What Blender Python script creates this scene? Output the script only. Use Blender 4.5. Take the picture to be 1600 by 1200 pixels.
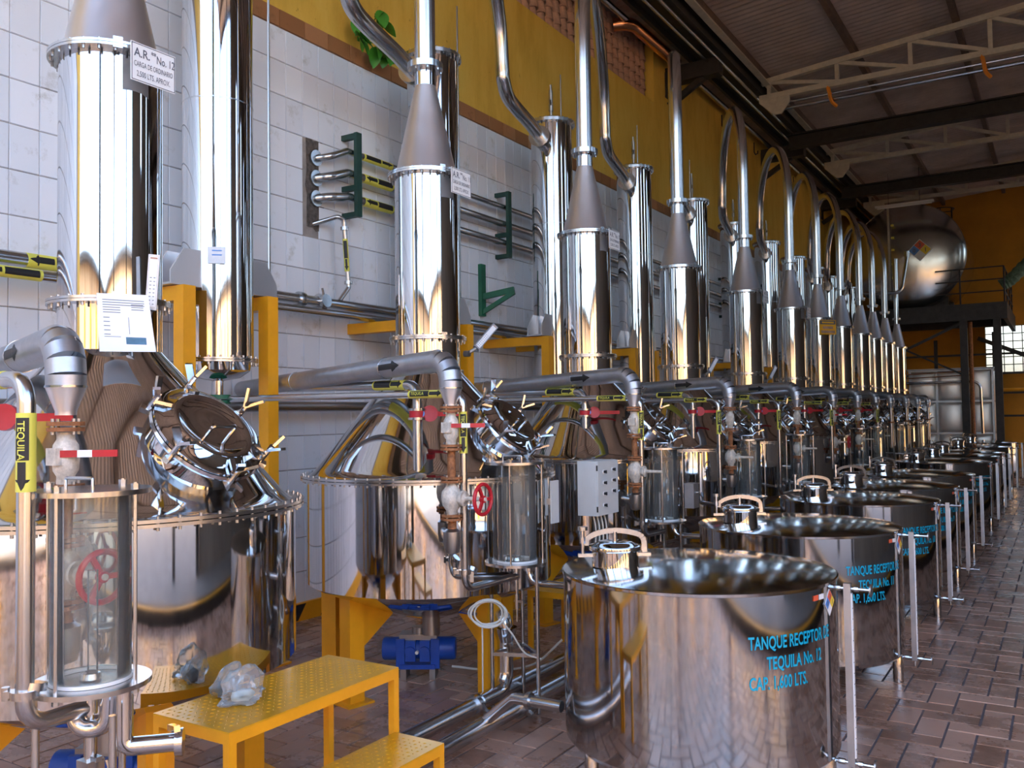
import bpy, math, random
from mathutils import Vector, Matrix, noise
for o in list(bpy.data.objects): bpy.data.objects.remove(o)
sc = bpy.context.scene
R = math.radians; PI = math.pi
random.seed(7)
COL = sc.collection
FZ = 0.05            # floor level
# ------------------------------------------------------------------ camera
FPX = 1385.0
d = Vector((863, -38, -FPX)).normalized()
u = Vector((-.014, 1, -.0362)); u = (u - d*u.dot(d)).normalized()
xx = d.cross(u)
# columns of world->camera are (xx, d, u); the camera's world rotation is the transpose
rot = Matrix((xx, d, u))
cam_d = bpy.data.cameras.new('camera'); cam = bpy.data.objects.new('camera', cam_d); COL.objects.link(cam)
cam.matrix_world = Matrix.Translation((0, 0, 1.85)) @ rot.to_4x4()
cam_d.sensor_width = 36; cam_d.lens = FPX/1600*36; cam_d.clip_end = 500; cam_d.clip_start = .05
sc.camera = cam
# ------------------------------------------------------------------ sky, sun, exposure
w = bpy.data.worlds.new('world'); sc.world = w; w.use_nodes = True
wn = w.node_tree.nodes; wl = w.node_tree.links
sky = wn.new('ShaderNodeTexSky'); sky.sky_type = 'NISHITA'; sky.sun_disc = False
sky.sun_elevation = R(46); sky.sun_rotation = R(285); sky.air_density = 1.0; sky.dust_density = 5.0
bg = wn['Background']; bg.inputs['Strength'].default_value = 0.55
wl.new(sky.outputs[0], bg.inputs[0])
sun_d = bpy.data.lights.new('sun', 'SUN'); sun_d.energy = 3.6; sun_d.angle = R(.6); sun_d.color = (1, .93, .82)
sun = bpy.data.objects.new('sun', sun_d); COL.objects.link(sun)
sun.rotation_euler = Vector((.60, -.35, -.72)).to_track_quat('-Z', 'Y').to_euler()     # low from beyond the tiled wall: the hall stays in its shade
sc.view_settings.view_transform = 'Standard'; sc.view_settings.look = 'None'
sc.view_settings.gamma = 1; sc.view_settings.use_curve_mapping = False
sc.view_settings.exposure = 1.6
try:
    sc.cycles.use_denoising = True
    sc.cycles.max_bounces = 14; sc.cycles.glossy_bounces = 8; sc.cycles.transparent_max_bounces = 24; sc.cycles.diffuse_bounces = 5
    sc.cycles.sample_clamp_indirect = 12
except Exception: pass
# ------------------------------------------------------------------ materials
MATS = {}
def nd(nt, t, **k):
    n = nt.nodes.new(t)
    for a, b in k.items():
        if a in n.inputs.keys(): n.inputs[a].default_value = b
        else: setattr(n, a, b)
    return n
def ramp(nt, fac, stops):
    r = nt.nodes.new('ShaderNodeValToRGB'); e = r.color_ramp.elements
    while len(e) < len(stops): e.new(.5)
    for i, (p, c) in enumerate(stops): e[i].position = p; e[i].color = (*c, 1)
    nt.links.new(fac, r.inputs[0]); return r.outputs[0]
def mat(name, col, rough=.5, metal=0, var=0, scale=8, bump=0, bscale=40, spec=.5, coat=0, aniso=0, rvar=0):
    m = bpy.data.materials.new(name); m.use_nodes = True; nt = m.node_tree; L = nt.links
    b = nt.nodes['Principled BSDF']
    b.inputs['Base Color'].default_value = (*col, 1); b.inputs['Roughness'].default_value = rough
    b.inputs['Metallic'].default_value = metal; b.inputs['Specular IOR Level'].default_value = spec
    b.inputs['Coat Weight'].default_value = coat; b.inputs['Anisotropic'].default_value = aniso
    tc = nt.nodes.new('ShaderNodeTexCoord')
    if var or rvar:
        n = nd(nt, 'ShaderNodeTexNoise', Scale=scale, Detail=6.0, Roughness=.65); L.new(tc.outputs['Object'], n.inputs['Vector'])
        if var:
            lo = tuple(max(0, c*(1-var)) for c in col); hi = tuple(min(1, c*(1+var)) for c in col)
            L.new(ramp(nt, n.outputs['Fac'], [(.3, lo), (.7, hi)]), b.inputs['Base Color'])
        if rvar:
            mr = nd(nt, 'ShaderNodeMapRange'); mr.inputs[1].default_value = .3; mr.inputs[2].default_value = .7
            mr.inputs[3].default_value = max(.01, rough-rvar); mr.inputs[4].default_value = rough+rvar
            L.new(n.outputs['Fac'], mr.inputs[0]); L.new(mr.outputs[0], b.inputs['Roughness'])
    if bump:
        n2 = nd(nt, 'ShaderNodeTexNoise', Scale=bscale, Detail=3.0); L.new(tc.outputs['Object'], n2.inputs['Vector'])
        bp = nd(nt, 'ShaderNodeBump', Strength=bump, Distance=.02); L.new(n2.outputs['Fac'], bp.inputs['Height'])
        L.new(bp.outputs[0], b.inputs['Normal'])
    MATS[name] = m; return m
mat('mirror', (.60, .605, .615), .05, 1, bump=.012, bscale=2.0, rvar=.03, scale=3)
mat('mirror_pipe', (.62, .62, .625), .14, 1, bump=.02, bscale=3)
mat('swan_steel', (.64, .64, .645), .22, 1)
mat('tank_steel', (.50, .51, .53), .075, 1, bump=.002, bscale=1.2, rvar=.02, scale=2)
mat('lid_steel', (.58, .585, .59), .10, 1, bump=.025, bscale=2.5)
mat('cone_steel', (.72, .71, .725), .42, 1, rvar=.05, scale=6)
mat('pipe_steel', (.54, .545, .55), .24, 1)
mat('lagging', (.46, .475, .50), .44, 1, var=.12, scale=9, bump=.08, bscale=9)
mat('dull_steel', (.40, .39, .38), .38, 1)
mat('dark_pipe', (.22, .20, .19), .35, .9)
mat('yellow_paint', (.80, .36, .010), .38, 0, var=.08, scale=5, spec=.5)
mat('rust', (.30, .12, .045), .75, .1, var=.5, scale=30, bump=.4, bscale=60)
mat('valve_paint', (.62, .57, .49), .55, .1, var=.35, scale=25, bump=.25, bscale=50)
mat('red', (.50, .015, .025), .4, 0, var=.15)
mat('green', (.01, .12, .06), .45, 0, var=.2)
mat('dark_green', (.012, .05, .038), .5, 0, var=.2)
mat('blue', (.012, .075, .42), .42, 0, var=.15, scale=12)
mat('black', (.012, .012, .013), .5)
mat('label_yellow', (.72, .68, .10), .45, 0, var=.08)
mat('sign_white', (.80, .81, .82), .45)
mat('sign_orange', (.85, .42, .01), .45)
mat('paper', (.86, .88, .90), .5)
mat('ink', (.10, .11, .14), .6)
mat('cyan', (.0, .36, .55), .4)
mat('haz_red', (.75, .12, .05), .4); mat('haz_blue', (.08, .25, .65), .4); mat('haz_yellow', (.85, .62, .05), .4)
mat('grey_box', (.62, .66, .66), .45, 0, var=.04)
mat('cable', (.72, .70, .62), .5)
mat('dark_iron', (.035, .03, .028), .55, .3, var=.3)
mat('truss_paint', (.50, .46, .38), .55, 0, var=.15)
mat('purlin', (.15, .105, .085), .6, .2, var=.2)
mat('wall_right', (.26, .23, .20), .85, 0, var=.2, scale=1)
mat('wall_orange', (.50, .22, .018), .85, 0, var=.15, scale=1.2)
mat('roof_sheet', (.50, .42, .385), .5, .35, var=.2, scale=1.5)
mat('clay', (.46, .27, .19), .8, 0, var=.35, scale=6, bump=.3, bscale=20)
mat('copper', (.75, .33, .16), .25, 1)
mat('orange_clip', (.75, .25, .02), .5)
mat('leaf', (.05, .22, .02), .4, 0, var=.35, scale=10)
mat('facade', (.62, .42, .24), .8, 0, var=.2, scale=.6)
mat('concrete', (.22, .21, .20), .8, 0, var=.15, scale=1.5, bump=.1)
mat('hole', (.10, .085, .075), .95, 0, var=.5, scale=25, bump=1.0, bscale=25)
mat('far_tank', (.60, .58, .55), .2, 1, bump=.03, bscale=1.2, rvar=.06, scale=2)
mat('panel_tank', (.90, .87, .82), .45, .95, bump=.35, bscale=2.2)
mat('hose', (.10, .16, .10), .7, 0, var=.5, scale=10)
mat('white_ceramic', (.8, .8, .78), .3)
mat('tread', (.76, .38, .015), .3, .25, var=.12, scale=6, bump=.0)
mat('blue_cloth', (.10, .22, .32), .8, 0, var=.3)
mat('dark_cloth', (.03, .05, .06), .8, 0, var=.3)
mat('pale_blue', (.55, .70, .74), .6, 0, var=.25)
def glassy(name, tint, alpha_white=0.0, rough=.03):
    m = bpy.data.materials.new(name); m.use_nodes = True; nt = m.node_tree; L = nt.links
    for n in list(nt.nodes): nt.nodes.remove(n)
    out = nt.nodes.new('ShaderNodeOutputMaterial')
    tr = nd(nt, 'ShaderNodeBsdfTransparent'); tr.inputs[0].default_value = (*tint, 1)
    gl = nd(nt, 'ShaderNodeBsdfGlossy'); gl.inputs['Roughness'].default_value = rough
    fr = nd(nt, 'ShaderNodeFresnel', IOR=1.45)
    mx = nd(nt, 'ShaderNodeMixShader'); L.new(fr.outputs[0], mx.inputs[0]); L.new(tr.outputs[0], mx.inputs[1]); L.new(gl.outputs[0], mx.inputs[2])
    last = mx
    if alpha_white:
        df = nd(nt, 'ShaderNodeBsdfDiffuse'); df.inputs[0].default_value = (.85, .87, .88, 1)
        m2 = nd(nt, 'ShaderNodeMixShader'); m2.inputs[0].default_value = alpha_white
        L.new(mx.outputs[0], m2.inputs[1]); L.new(df.outputs[0], m2.inputs[2]); last = m2
    L.new(last.outputs[0], out.inputs[0]); MATS[name] = m; return m
glassy('glass', (.96, .97, .95), .045)
glassy('pane', (.85, .88, .90), .25)
glassy('plastic', (.98, .99, .99), .16, .15)
# wall paint: yellow limewash with streaks and stains
def wall_paint():
    m = mat('wall_yellow', (.62, .36, .035), .85); nt = m.node_tree; L = nt.links; b = nt.nodes['Principled BSDF']
    g = nd(nt, 'ShaderNodeNewGeometry')
    mp = nd(nt, 'ShaderNodeMapping'); mp.inputs['Scale'].default_value = (1, 1.2, .35); L.new(g.outputs['Position'], mp.inputs[0])
    n = nd(nt, 'ShaderNodeTexNoise', Scale=1.6, Detail=8.0, Roughness=.7); L.new(mp.outputs[0], n.inputs['Vector'])
    c1 = ramp(nt, n.outputs['Fac'], [(.25, (.54, .31, .035)), (.5, (.72, .46, .07)), (.75, (.80, .56, .12))])
    n2 = nd(nt, 'ShaderNodeTexNoise', Scale=9.0, Detail=6.0, Roughness=.75); L.new(g.outputs['Position'], n2.inputs['Vector'])
    c2 = ramp(nt, n2.outputs['Fac'], [(.28, (.35, .30, .22)), (.36, (1, 1, 1))])
    mx = nd(nt, 'ShaderNodeMix', data_type='RGBA', blend_type='MULTIPLY'); mx.inputs[0].default_value = .8
    L.new(c1, mx.inputs[6]); L.new(c2, mx.inputs[7]); L.new(mx.outputs[2], b.inputs['Base Color'])
wall_paint()
def tile_mat(name, stops, rough, spec, cell, stain, off=(0, 0, 0)):
    m = mat(name, stops[0][1], rough, spec=spec); nt = m.node_tree; L = nt.links; b = nt.nodes['Principled BSDF']
    g = nd(nt, 'ShaderNodeNewGeometry'); sn = nd(nt, 'ShaderNodeVectorMath', operation='SNAP'); sn.inputs[1].default_value = cell
    of = nd(nt, 'ShaderNodeVectorMath', operation='ADD'); of.inputs[1].default_value = off; L.new(g.outputs['Position'], of.inputs[0]); L.new(of.outputs[0], sn.inputs[0])
    wnz = nd(nt, 'ShaderNodeTexWhiteNoise'); L.new(sn.outputs[0], wnz.inputs['Vector'])
    c1 = ramp(nt, wnz.outputs['Value'], stops)
    n2 = nd(nt, 'ShaderNodeTexNoise', Scale=5.0, Detail=8.0, Roughness=.7); L.new(g.outputs['Position'], n2.inputs['Vector'])
    c2 = ramp(nt, n2.outputs['Fac'], [(.27, stain), (.42, (1, 1, 1))])
    mx = nd(nt, 'ShaderNodeMix', data_type='RGBA', blend_type='MULTIPLY'); mx.inputs[0].default_value = 1
    L.new(c1, mx.inputs[6]); L.new(c2, mx.inputs[7]); L.new(mx.outputs[2], b.inputs['Base Color'])
tile_mat('tile_white', [(0, (.70, .74, .80)), (1, (.80, .835, .89))], .22, .5, (10, .205, .305), (.70, .68, .62), (0, .1025, -5.36+.305*20))
tile_mat('tile_brown', [(0, (.30, .13, .05)), (1, (.42, .20, .09))], .45, .4, (10, .31, 10), (.6, .55, .5), (0, -5.564+.31*30, 0))
def floor_mat():
    m = mat('floor_tile', (.2, .1, .06), .3, spec=.5); nt = m.node_tree; L = nt.links; b = nt.nodes['Principled BSDF']
    at = nd(nt, 'ShaderNodeAttribute', attribute_name='tint'); oi = nd(nt, 'ShaderNodeObjectInfo')
    ad = nd(nt, 'ShaderNodeMath', operation='ADD'); L.new(at.outputs['Fac'], ad.inputs[0]); L.new(oi.outputs['Random'], ad.inputs[1])
    fr = nd(nt, 'ShaderNodeMath', operation='FRACT'); L.new(ad.outputs[0], fr.inputs[0])
    c1 = ramp(nt, fr.outputs[0], [(0, (.31, .175, .12)), (.5, (.41, .245, .175)), (1, (.50, .32, .24))])
    g = nd(nt, 'ShaderNodeNewGeometry')
    n2 = nd(nt, 'ShaderNodeTexNoise', Scale=2.2, Detail=8.0, Roughness=.7); L.new(g.outputs['Position'], n2.inputs['Vector'])
    c2 = ramp(nt, n2.outputs['Fac'], [(.3, (.5, .46, .44)), (.55, (1, 1, 1))])
    mx = nd(nt, 'ShaderNodeMix', data_type='RGBA', blend_type='MULTIPLY'); mx.inputs[0].default_value = 1
    L.new(c1, mx.inputs[6]); L.new(c2, mx.inputs[7]); L.new(mx.outputs[2], b.inputs['Base Color'])
    mr = nd(nt, 'ShaderNodeMapRange'); mr.inputs[1].default_value = .3; mr.inputs[2].default_value = .7; mr.inputs[3].default_value = .16; mr.inputs[4].default_value = .42
    L.new(n2.outputs['Fac'], mr.inputs[0]); L.new(mr.outputs[0], b.inputs['Roughness'])
floor_mat()
mat('grout', (.13, .11, .12), .8, var=.2); mat('wall_grout', (.30, .27, .25), .85, var=.35, scale=4)
# ------------------------------------------------------------------ mesh helpers
class G:
    def __init__(s): s.v = []; s.f = []
    def add(s, vs, fs, M=None):
        o = len(s.v)
        s.v += [tuple(M @ Vector(p)) for p in vs] if M else [tuple(p) for p in vs]
        s.f += [tuple(i+o for i in f) for f in fs]; return s
    def box(s, x0, x1, y0, y1, z0, z1, M=None):
        return s.add([(x, y, z) for z in (z0, z1) for y in (y0, y1) for x in (x0, x1)],
                     [(0, 2, 3, 1), (4, 5, 7, 6), (0, 1, 5, 4), (2, 6, 7, 3), (0, 4, 6, 2), (1, 3, 7, 5)], M)
    def lathe(s, prof, n=32, M=None, a0=0, a1=2*PI):
        full = abs(a1-a0-2*PI) < 1e-6; vs = []; fs = []; k = n if full else n+1
        for r, z in prof:
            for i in range(k):
                a = a0+(a1-a0)*i/n; vs.append((r*math.cos(a), r*math.sin(a), z))
        for j in range(len(prof)-1):
            for i in range(n):
                i2 = (i+1) % k
                fs.append((j*k+i, j*k+i2, (j+1)*k+i2, (j+1)*k+i))
        return s.add(vs, fs, M)
    def cyl(s, r, z0, z1, n=24, M=None, r2=None):
        r2 = r if r2 is None else r2
        return s.lathe([(0.0001, z0), (r, z0), (r2, z1), (0.0001, z1)], n, M)
    def tube(s, pts, r, n=12, cap=True):
        pts = [Vector(p) for p in pts]; m = len(pts); rs = r if isinstance(r, (list, tuple)) else [r]*m
        t = [(pts[min(i+1, m-1)]-pts[max(i-1, 0)]).normalized() for i in range(m)]
        nrm = t[0].orthogonal().normalized(); vs = []; fs = []
        for i in range(m):
            if i: nrm = (nrm - t[i]*nrm.dot(t[i])).normalized()
            b = t[i].cross(nrm)
            for k in range(n):
                a = 2*PI*k/n; vs.append(pts[i]+(nrm*math.cos(a)+b*math.sin(a))*rs[i])
        for i in range(m-1):
            for k in range(n):
                k2 = (k+1) % n; fs.append((i*n+k, i*n+k2, (i+1)*n+k2, (i+1)*n+k))
        if cap: fs.append(tuple(range(n-1, -1, -1))); fs.append(tuple(range((m-1)*n, m*n)))
        return s.add(vs, fs)
    def bar(s, a, b, wd, ht, up=(0, 0, 1)):
        a = Vector(a); b = Vector(b); y = (b-a).normalized(); z = Vector(up); z = (z-y*z.dot(y))
        if z.length < 1e-4: z = y.orthogonal()
        z.normalize(); x = y.cross(z); M = Matrix((x, y, z)).transposed().to_4x4(); M.translation = a
        return s.box(-wd/2, wd/2, 0, (b-a).length, -ht/2, ht/2, M)
    def prism(s, poly, t, M):      # 2D polygon in xy, thickness along z centred
        n = len(poly); vs = [(x, y, -t/2) for x, y in poly]+[(x, y, t/2) for x, y in poly]
        fs = [tuple(range(n-1, -1, -1)), tuple(range(n, 2*n))]+[(i, (i+1) % n, n+(i+1) % n, n+i) for i in range(n)]
        return s.add(vs, fs, M)
    def mesh(s, name, m=None, ang=35):
        me = bpy.data.meshes.new(name); me.from_pydata(s.v, [], s.f)
        if m: me.materials.append(MATS[m])
        me.shade_smooth(); me.set_sharp_from_angle(angle=R(ang)); return me
    def build(s, name, m, parent=None, loc=(0, 0, 0), ang=35, kind=None, label=None):
        o = bpy.data.objects.new(name, s.mesh(name, m, ang)); COL.objects.link(o); o.location = loc
        if parent: o.parent = parent
        if kind: o['kind'] = kind
        if label: o['label'] = label
        return o
def frame(o, z, x=None):           # matrix with local z along z
    z = Vector(z).normalized(); x = Vector(x) if x else z.orthogonal(); x = (x-z*x.dot(z)).normalized(); y = z.cross(x)
    M = Matrix((x, y, z)).transposed().to_4x4(); M.translation = Vector(o); return M
def T(name, label, cat, loc=(0, 0, 0), group=None):
    o = bpy.data.objects.new(name, None); o.empty_display_size = .1; COL.objects.link(o); o.location = loc
    return tag(o, label, cat, group)
def tag(o, label, cat=None, group=None, kind=None):
    o['label'] = label
    if cat: o['category'] = cat
    if group: o['group'] = group
    if kind: o['kind'] = kind
    return o
def obj(name, me, parent=None, loc=(0, 0, 0)):
    o = bpy.data.objects.new(name, me); COL.objects.link(o); o.location = loc
    if parent: o.parent = parent
    return o
def copy_tree(o, parent=None):
    c = o.copy(); COL.objects.link(c)
    if parent: c.parent = parent
    for ch in o.children: copy_tree(ch, c)
    return c
def again(o, loc, label, sc_=None):
    c = copy_tree(o); c.location = loc; c['label'] = label
    if sc_: c.scale = sc_
    return c
def arc(c, a, b, r, n=6):
    """rounded corner at c between directions towards a and b, radius r"""
    c = Vector(c); a = (Vector(a)-c).normalized(); b = (Vector(b)-c).normalized()
    th = a.angle(b); t = r/math.tan(th/2); cen = c+(a+b).normalized()*(r/math.sin(th/2))
    p0 = c+a*t-cen; p1 = c+b*t-cen; out = []; om = p0.angle(p1)
    for i in range(n+1):
        k = i/n; out.append(cen+(p0*math.sin((1-k)*om)+p1*math.sin(k*om))/math.sin(om))
    return out
def path(pts, r, n=6):
    out = [Vector(pts[0])]
    for i in range(1, len(pts)-1): out += arc(pts[i], pts[i-1], pts[i+1], r, n)
    return out+[Vector(pts[-1])]
def spline(pts, n=8):
    P = [Vector(p) for p in pts]; P = [P[0]*2-P[1]]+P+[P[-1]*2-P[-2]]; out = []
    for i in range(1, len(P)-2):
        for k in range(n):
            t = k/n; a, b, c, e = P[i-1:i+3]
            out.append(.5*((2*b)+(c-a)*t+(2*a-5*b+4*c-e)*t*t+(3*b-a-3*c+e)*t**3))
    return out+[P[-2]]
TXT = {}
def text2d(body, size=1, bold=0.0, align='LEFT', sx=1):
    key = (body, bold, align)
    if key not in TXT:
        cu = bpy.data.curves.new('t', 'FONT'); cu.body = body; cu.size = 1; cu.align_x = align; cu.offset = bold; cu.resolution_u = 3
        o = bpy.data.objects.new('t', cu); COL.objects.link(o); dg = bpy.context.evaluated_depsgraph_get()
        me = o.evaluated_get(dg).to_mesh(); TXT[key] = ([(p.co.x, p.co.y) for p in me.vertices], [tuple(f.vertices) for f in me.polygons])
        o.evaluated_get(dg).to_mesh_clear(); bpy.data.objects.remove(o); bpy.data.curves.remove(cu)
    v, f = TXT[key]; return [(x*size*sx, y*size) for x, y in v], f
def text_flat(g, lines, M):        # lines: (body,size,bold,align,sx,x,y)
    for body, size, bold, al, sx, x, y in lines:
        v, f = text2d(body, size, bold, al, sx); g.add([(px+x, py+y, 0) for px, py in v], f, M)
def wrap_cyl(g, v, f, r, az, z):   # flat (s,t) drawing wrapped on a vertical cylinder
    g.add([(r*math.cos(az+s/r), r*math.sin(az+s/r), z+t) for s, t in v], f)
def wrap_pipe(g, v, f, M, r, a0=0):  # s along local z, t around; M frame of the pipe
    g.add([(r*math.cos(a0-t/r), r*math.sin(a0-t/r), s) for s, t in v], f, M)
ARROW = ([(0, -.25), (.62, -.25), (.62, -.5), (1, 0), (.62, .5), (.62, .25), (0, .25)], [(0, 1, 2, 3, 4, 5, 6)])
def arrow_poly(L, W, n=1): 
    # strips so that it bends round a pipe
    vs = []; fs = []
    def quad(a, b, h0, h1):
        k = 6
        for i in range(k):
            t0 = -1+2*i/k; t1 = -1+2*(i+1)/k; o = len(vs)
            vs.extend([(a*L, t0*h0*W/2), (b*L, t0*h1*W/2), (b*L, t1*h1*W/2), (a*L, t1*h0*W/2)]); fs.append((o, o+1, o+2, o+3))
    quad(0, .62, .5, .5); quad(.62, 1, 1, .02)
    return vs, fs
ORD = ['nearest', 'second', 'third', 'fourth', 'fifth', 'sixth', 'seventh', 'eighth', 'ninth', 'tenth', 'eleventh', 'farthest']
def place(n, last=11): return 'nearest the camera' if n == 0 else ('farthest of the row' if n == last else ORD[n]+' from the camera')
# ================================================================== the place
WX = -5.88                                    # face of the tiled wall
END = 31.5
def roof_z(x): return 8.34+.085*(x+4.87)
# ---- floor: grout slab with herringbone quarry tiles
g = G(); g.box(-6.2, 1.72, -7, END+.3, -.2, FZ-.006)
floor = tag(g.build('floor', 'grout'), 'brown quarry tile floor laid in herringbone', 'floor', kind='structure')
TW = .155; tiles = []
for i in range(-39, 11):
    for j in range(-45, 204):
        k = (i+j) % 4
        if k == 0: tiles.append((i*TW, j*TW, 2*TW, TW))
        elif k == 2: tiles.append((i*TW, j*TW, TW, 2*TW))
def tile_mesh(g, x, y, a, b, z, gap=.0045, h=.012):
    x0, x1, y0, y1 = x+gap, x+a-gap, y+gap, y+b-gap; c = .003
    g.add([(x0, y0, z-h), (x1, y0, z-h), (x1, y1, z-h), (x0, y1, z-h), (x0+c, y0+c, z), (x1-c, y0+c, z), (x1-c, y1-c, z), (x0+c, y1-c, z)],
          [(4, 5, 6, 7), (0, 1, 5, 4), (1, 2, 6, 5), (2, 3, 7, 6), (3, 0, 4, 7)])
def on_screen(p, m=0):
    c = rot.transposed() @ (Vector(p)-Vector((0, 0, 1.85)))
    if c.z > -.3: return None
    X = 800+FPX*c.x/-c.z; Y = 600-FPX*c.y/-c.z
    return (X, Y, -c.z) if -m < X < 1600+m and -m < Y < 1200+m else None
vis = []
for t in tiles:
    cx, cy = t[0]+t[2]/2, t[1]+t[3]/2
    s = on_screen((cx, cy, FZ))
    if s is None or cx < -3.6: continue
    # tiles that stand clear of the tanks, pots and platforms
    if any(math.hypot(cx+1.63, cy-ty) < .66 for ty in (4.38, 6.42, 8.57, 10.25)): continue
    lim = 1
    if s[0] > 1310 or (600 < s[0] < 890): vis.append((s[2], t))
vis.sort(); keep = set(id(t) for _, t in vis[:300])
gh = G(); tile_mesh(gh, -TW, -TW/2, 2*TW, TW, 0); mh = gh.mesh('tile', 'floor_tile')
gv = G(); tile_mesh(gv, -TW/2, -TW, TW, 2*TW, 0); mv = gv.mesh('tile', 'floor_tile')
rest = G(); tint = []
for t in tiles:
    dz = random.uniform(-.0012, .0012)
    if id(t) in keep:
        o = obj('tile', mh if t[2] > t[3] else mv, floor, (t[0]+t[2]/2, t[1]+t[3]/2, FZ+dz))
        o.rotation_euler = (random.uniform(-.003, .003), random.uniform(-.003, .003), 0)
    else:
        if t[1] > END-.3: continue
        tile_mesh(rest, *t, FZ+dz); tint += [random.random()]*8
o = rest.build('tiles', 'floor_tile', floor, kind='stuff')
at = o.data.attributes.new('tint', 'FLOAT', 'POINT'); at.data.foreach_set('value', tint)
# ---- pavement outside the open side and behind the camera, with a dark kerb and a yellow line
g = G(); g.box(2.02, 60, -60, 60, -.25, -.02); g.box(-40, 2.02, -60, -7.3, -.25, -.02)
tag(g.build('floor_outside', 'concrete'), 'pale concrete yard outside the open side of the hall', 'yard', kind='structure')
g = G(); g.box(1.72, 2.02, -7.3, END, -.2, .18); g.box(-6.2, 2.02, -7.3, -7.0, -.2, .18)
tag(g.build('trim_1', 'dark_iron'), 'dark kerb along the edge of the tiled floor', 'kerb', kind='structure')
g = G(); g.box(1.74, 1.84, -7.1, END, .18, .19); g.box(-6.2, 1.84, -7.2, -7.1, .18, .19)
tag(g.build('trim_2', 'yellow_paint'), 'yellow safety line painted on the kerb', 'line', kind='structure')
# ---- left wall with a recess for the clay tile screen
TOPZ = 8.3
g = G(); g.box(-6.3, WX, -7, END+.3, -.2, 7.25); g.box(-6.3, WX, 14.25, END+.3, 7.25, TOPZ); g.box(-6.3, WX, -4, 7.8, 7.25, TOPZ); g.box(-6.3, -6.2, 7.8, 14.25, 7.25, TOPZ)
wall = tag(g.build('wall_left', 'wall_yellow'), 'yellow wall with white tiles below and a brown tile border', 'wall', kind='structure')
g = G(); g.box(WX-.02, WX+.004, -3.9, END, FZ, 5.53)
g.build('tile_backing', 'wall_grout', wall)
cw, chh = .205, .305; th = .012
gw = G(); w2, h2, c = cw/2-.002, chh/2-.002, .004
gw.add([(0, -w2, -h2), (0, w2, -h2), (0, w2, h2), (0, -w2, h2), (th, -w2+c, -h2+c), (th, w2-c, -h2+c), (th, w2-c, h2-c), (th, -w2+c, h2-c)],
       [(4, 5, 6, 7), (0, 1, 5, 4), (1, 2, 6, 5), (2, 3, 7, 6), (3, 0, 4, 7)])
mw = gw.mesh('tile', 'tile_white')
cells = []
for iy in range(-14, 153):
    for iz in range(0, 18):
        y = iy*cw; z = 5.36-chh/2-iz*chh
        if z < .1 or y > END-.1: continue
        if 5.88 < y < 6.13 and 3.55 < z < 4.5: continue       # broken out round the pipes
        s = on_screen((WX, y, z)); cells.append((s[2] if s else 1e9, y, z))
cells.sort(); rest = G()
for k, (dd, y, z) in enumerate(cells):
    M = Matrix.Translation((WX+.004, y, z)) @ Matrix.Rotation(random.gauss(0, .004), 4, 'Z') @ Matrix.Rotation(random.gauss(0, .004), 4, 'Y')
    if k < 300:
        o = obj('tile', mw, wall); o.matrix_world = M
    else: rest.add(gw.v, gw.f, M)
rest.build('tiles', 'tile_white', wall, kind='stuff')
gb = G(); bw, bh = .31/2-.004, .17/2-.003
gb.add([(0, -bw, -bh), (0, bw, -bh), (0, bw, bh), (0, -bw, bh), (.016, -bw+.004, -bh+.004), (.016, bw-.004, -bh+.004), (.016, bw-.004, bh-.004), (.016, -bw+.004, bh-.004)],
       [(4, 5, 6, 7), (0, 1, 5, 4), (1, 2, 6, 5), (2, 3, 7, 6), (3, 0, 4, 7)])
mb = gb.mesh('border_tile', 'tile_brown')
for k in range(-5, 100): obj('border_tile', mb, wall, (WX+.004, 5.564-.155+.31*(k-0), 5.447))
# clay tile screen in the recess: each barrel tile a piece
gt = G(); gt.lathe([(.098, -.085), (.098, .09), (.080, .09), (.080, -.085), (.098, -.085)], 7, None, -PI/2, PI/2); mc = gt.mesh('clay_tile', 'clay')
for r in range(6):
    for k in range(29):
        y = 7.95+k*.217+(r % 2)*.0; z = 7.34+r*.167
        if y > 14.2: continue
        o = obj('clay_tile', mc, wall, (WX-.17+random.uniform(-.012, .012), y, z))
        o.rotation_euler = (random.gauss(0, .04), R(-9)+random.gauss(0, .03), random.gauss(0, .08))
        o.scale = (1, 1, random.uniform(.94, 1.05))
g = G(); g.box(WX+.016, WX+.05, -3, END-.02, FZ, .21)
bb = tag(g.build('baseboard_left', 'yellow_paint'), 'yellow painted kerb with black hatching along the foot of the tiled wall', 'baseboard', kind='structure')
hz = G()
for k in range(60):
    y = 2+k*.4; hz.add([(WX+.0515, y, FZ+.01), (WX+.0515, y+.12, FZ+.01), (WX+.0515, y+.22, .2), (WX+.0515, y+.10, .2)], [(0, 1, 2, 3)])
hz.build('hatching', 'black', bb, kind='stuff')
# ragged hole where the pipes come through
g = G(); random.seed(3); pr = []
for k in range(24):
    a = 2*PI*k/24; cy, cz = math.cos(a), math.sin(a); q = max(abs(cy), abs(cz))
    pr.append((6.005+cy/q*.115+random.uniform(-.02, .02), 4.03+cz/q*.42+random.uniform(-.02, .02)))
g.prism([(p[0], p[1]) for p in pr], .01, Matrix(((0, 0, 1, WX+.006), (1, 0, 0, 0), (0, 1, 0, 0), (0, 0, 0, 1))))
g.build('broken_patch', 'hole', wall)
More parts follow.
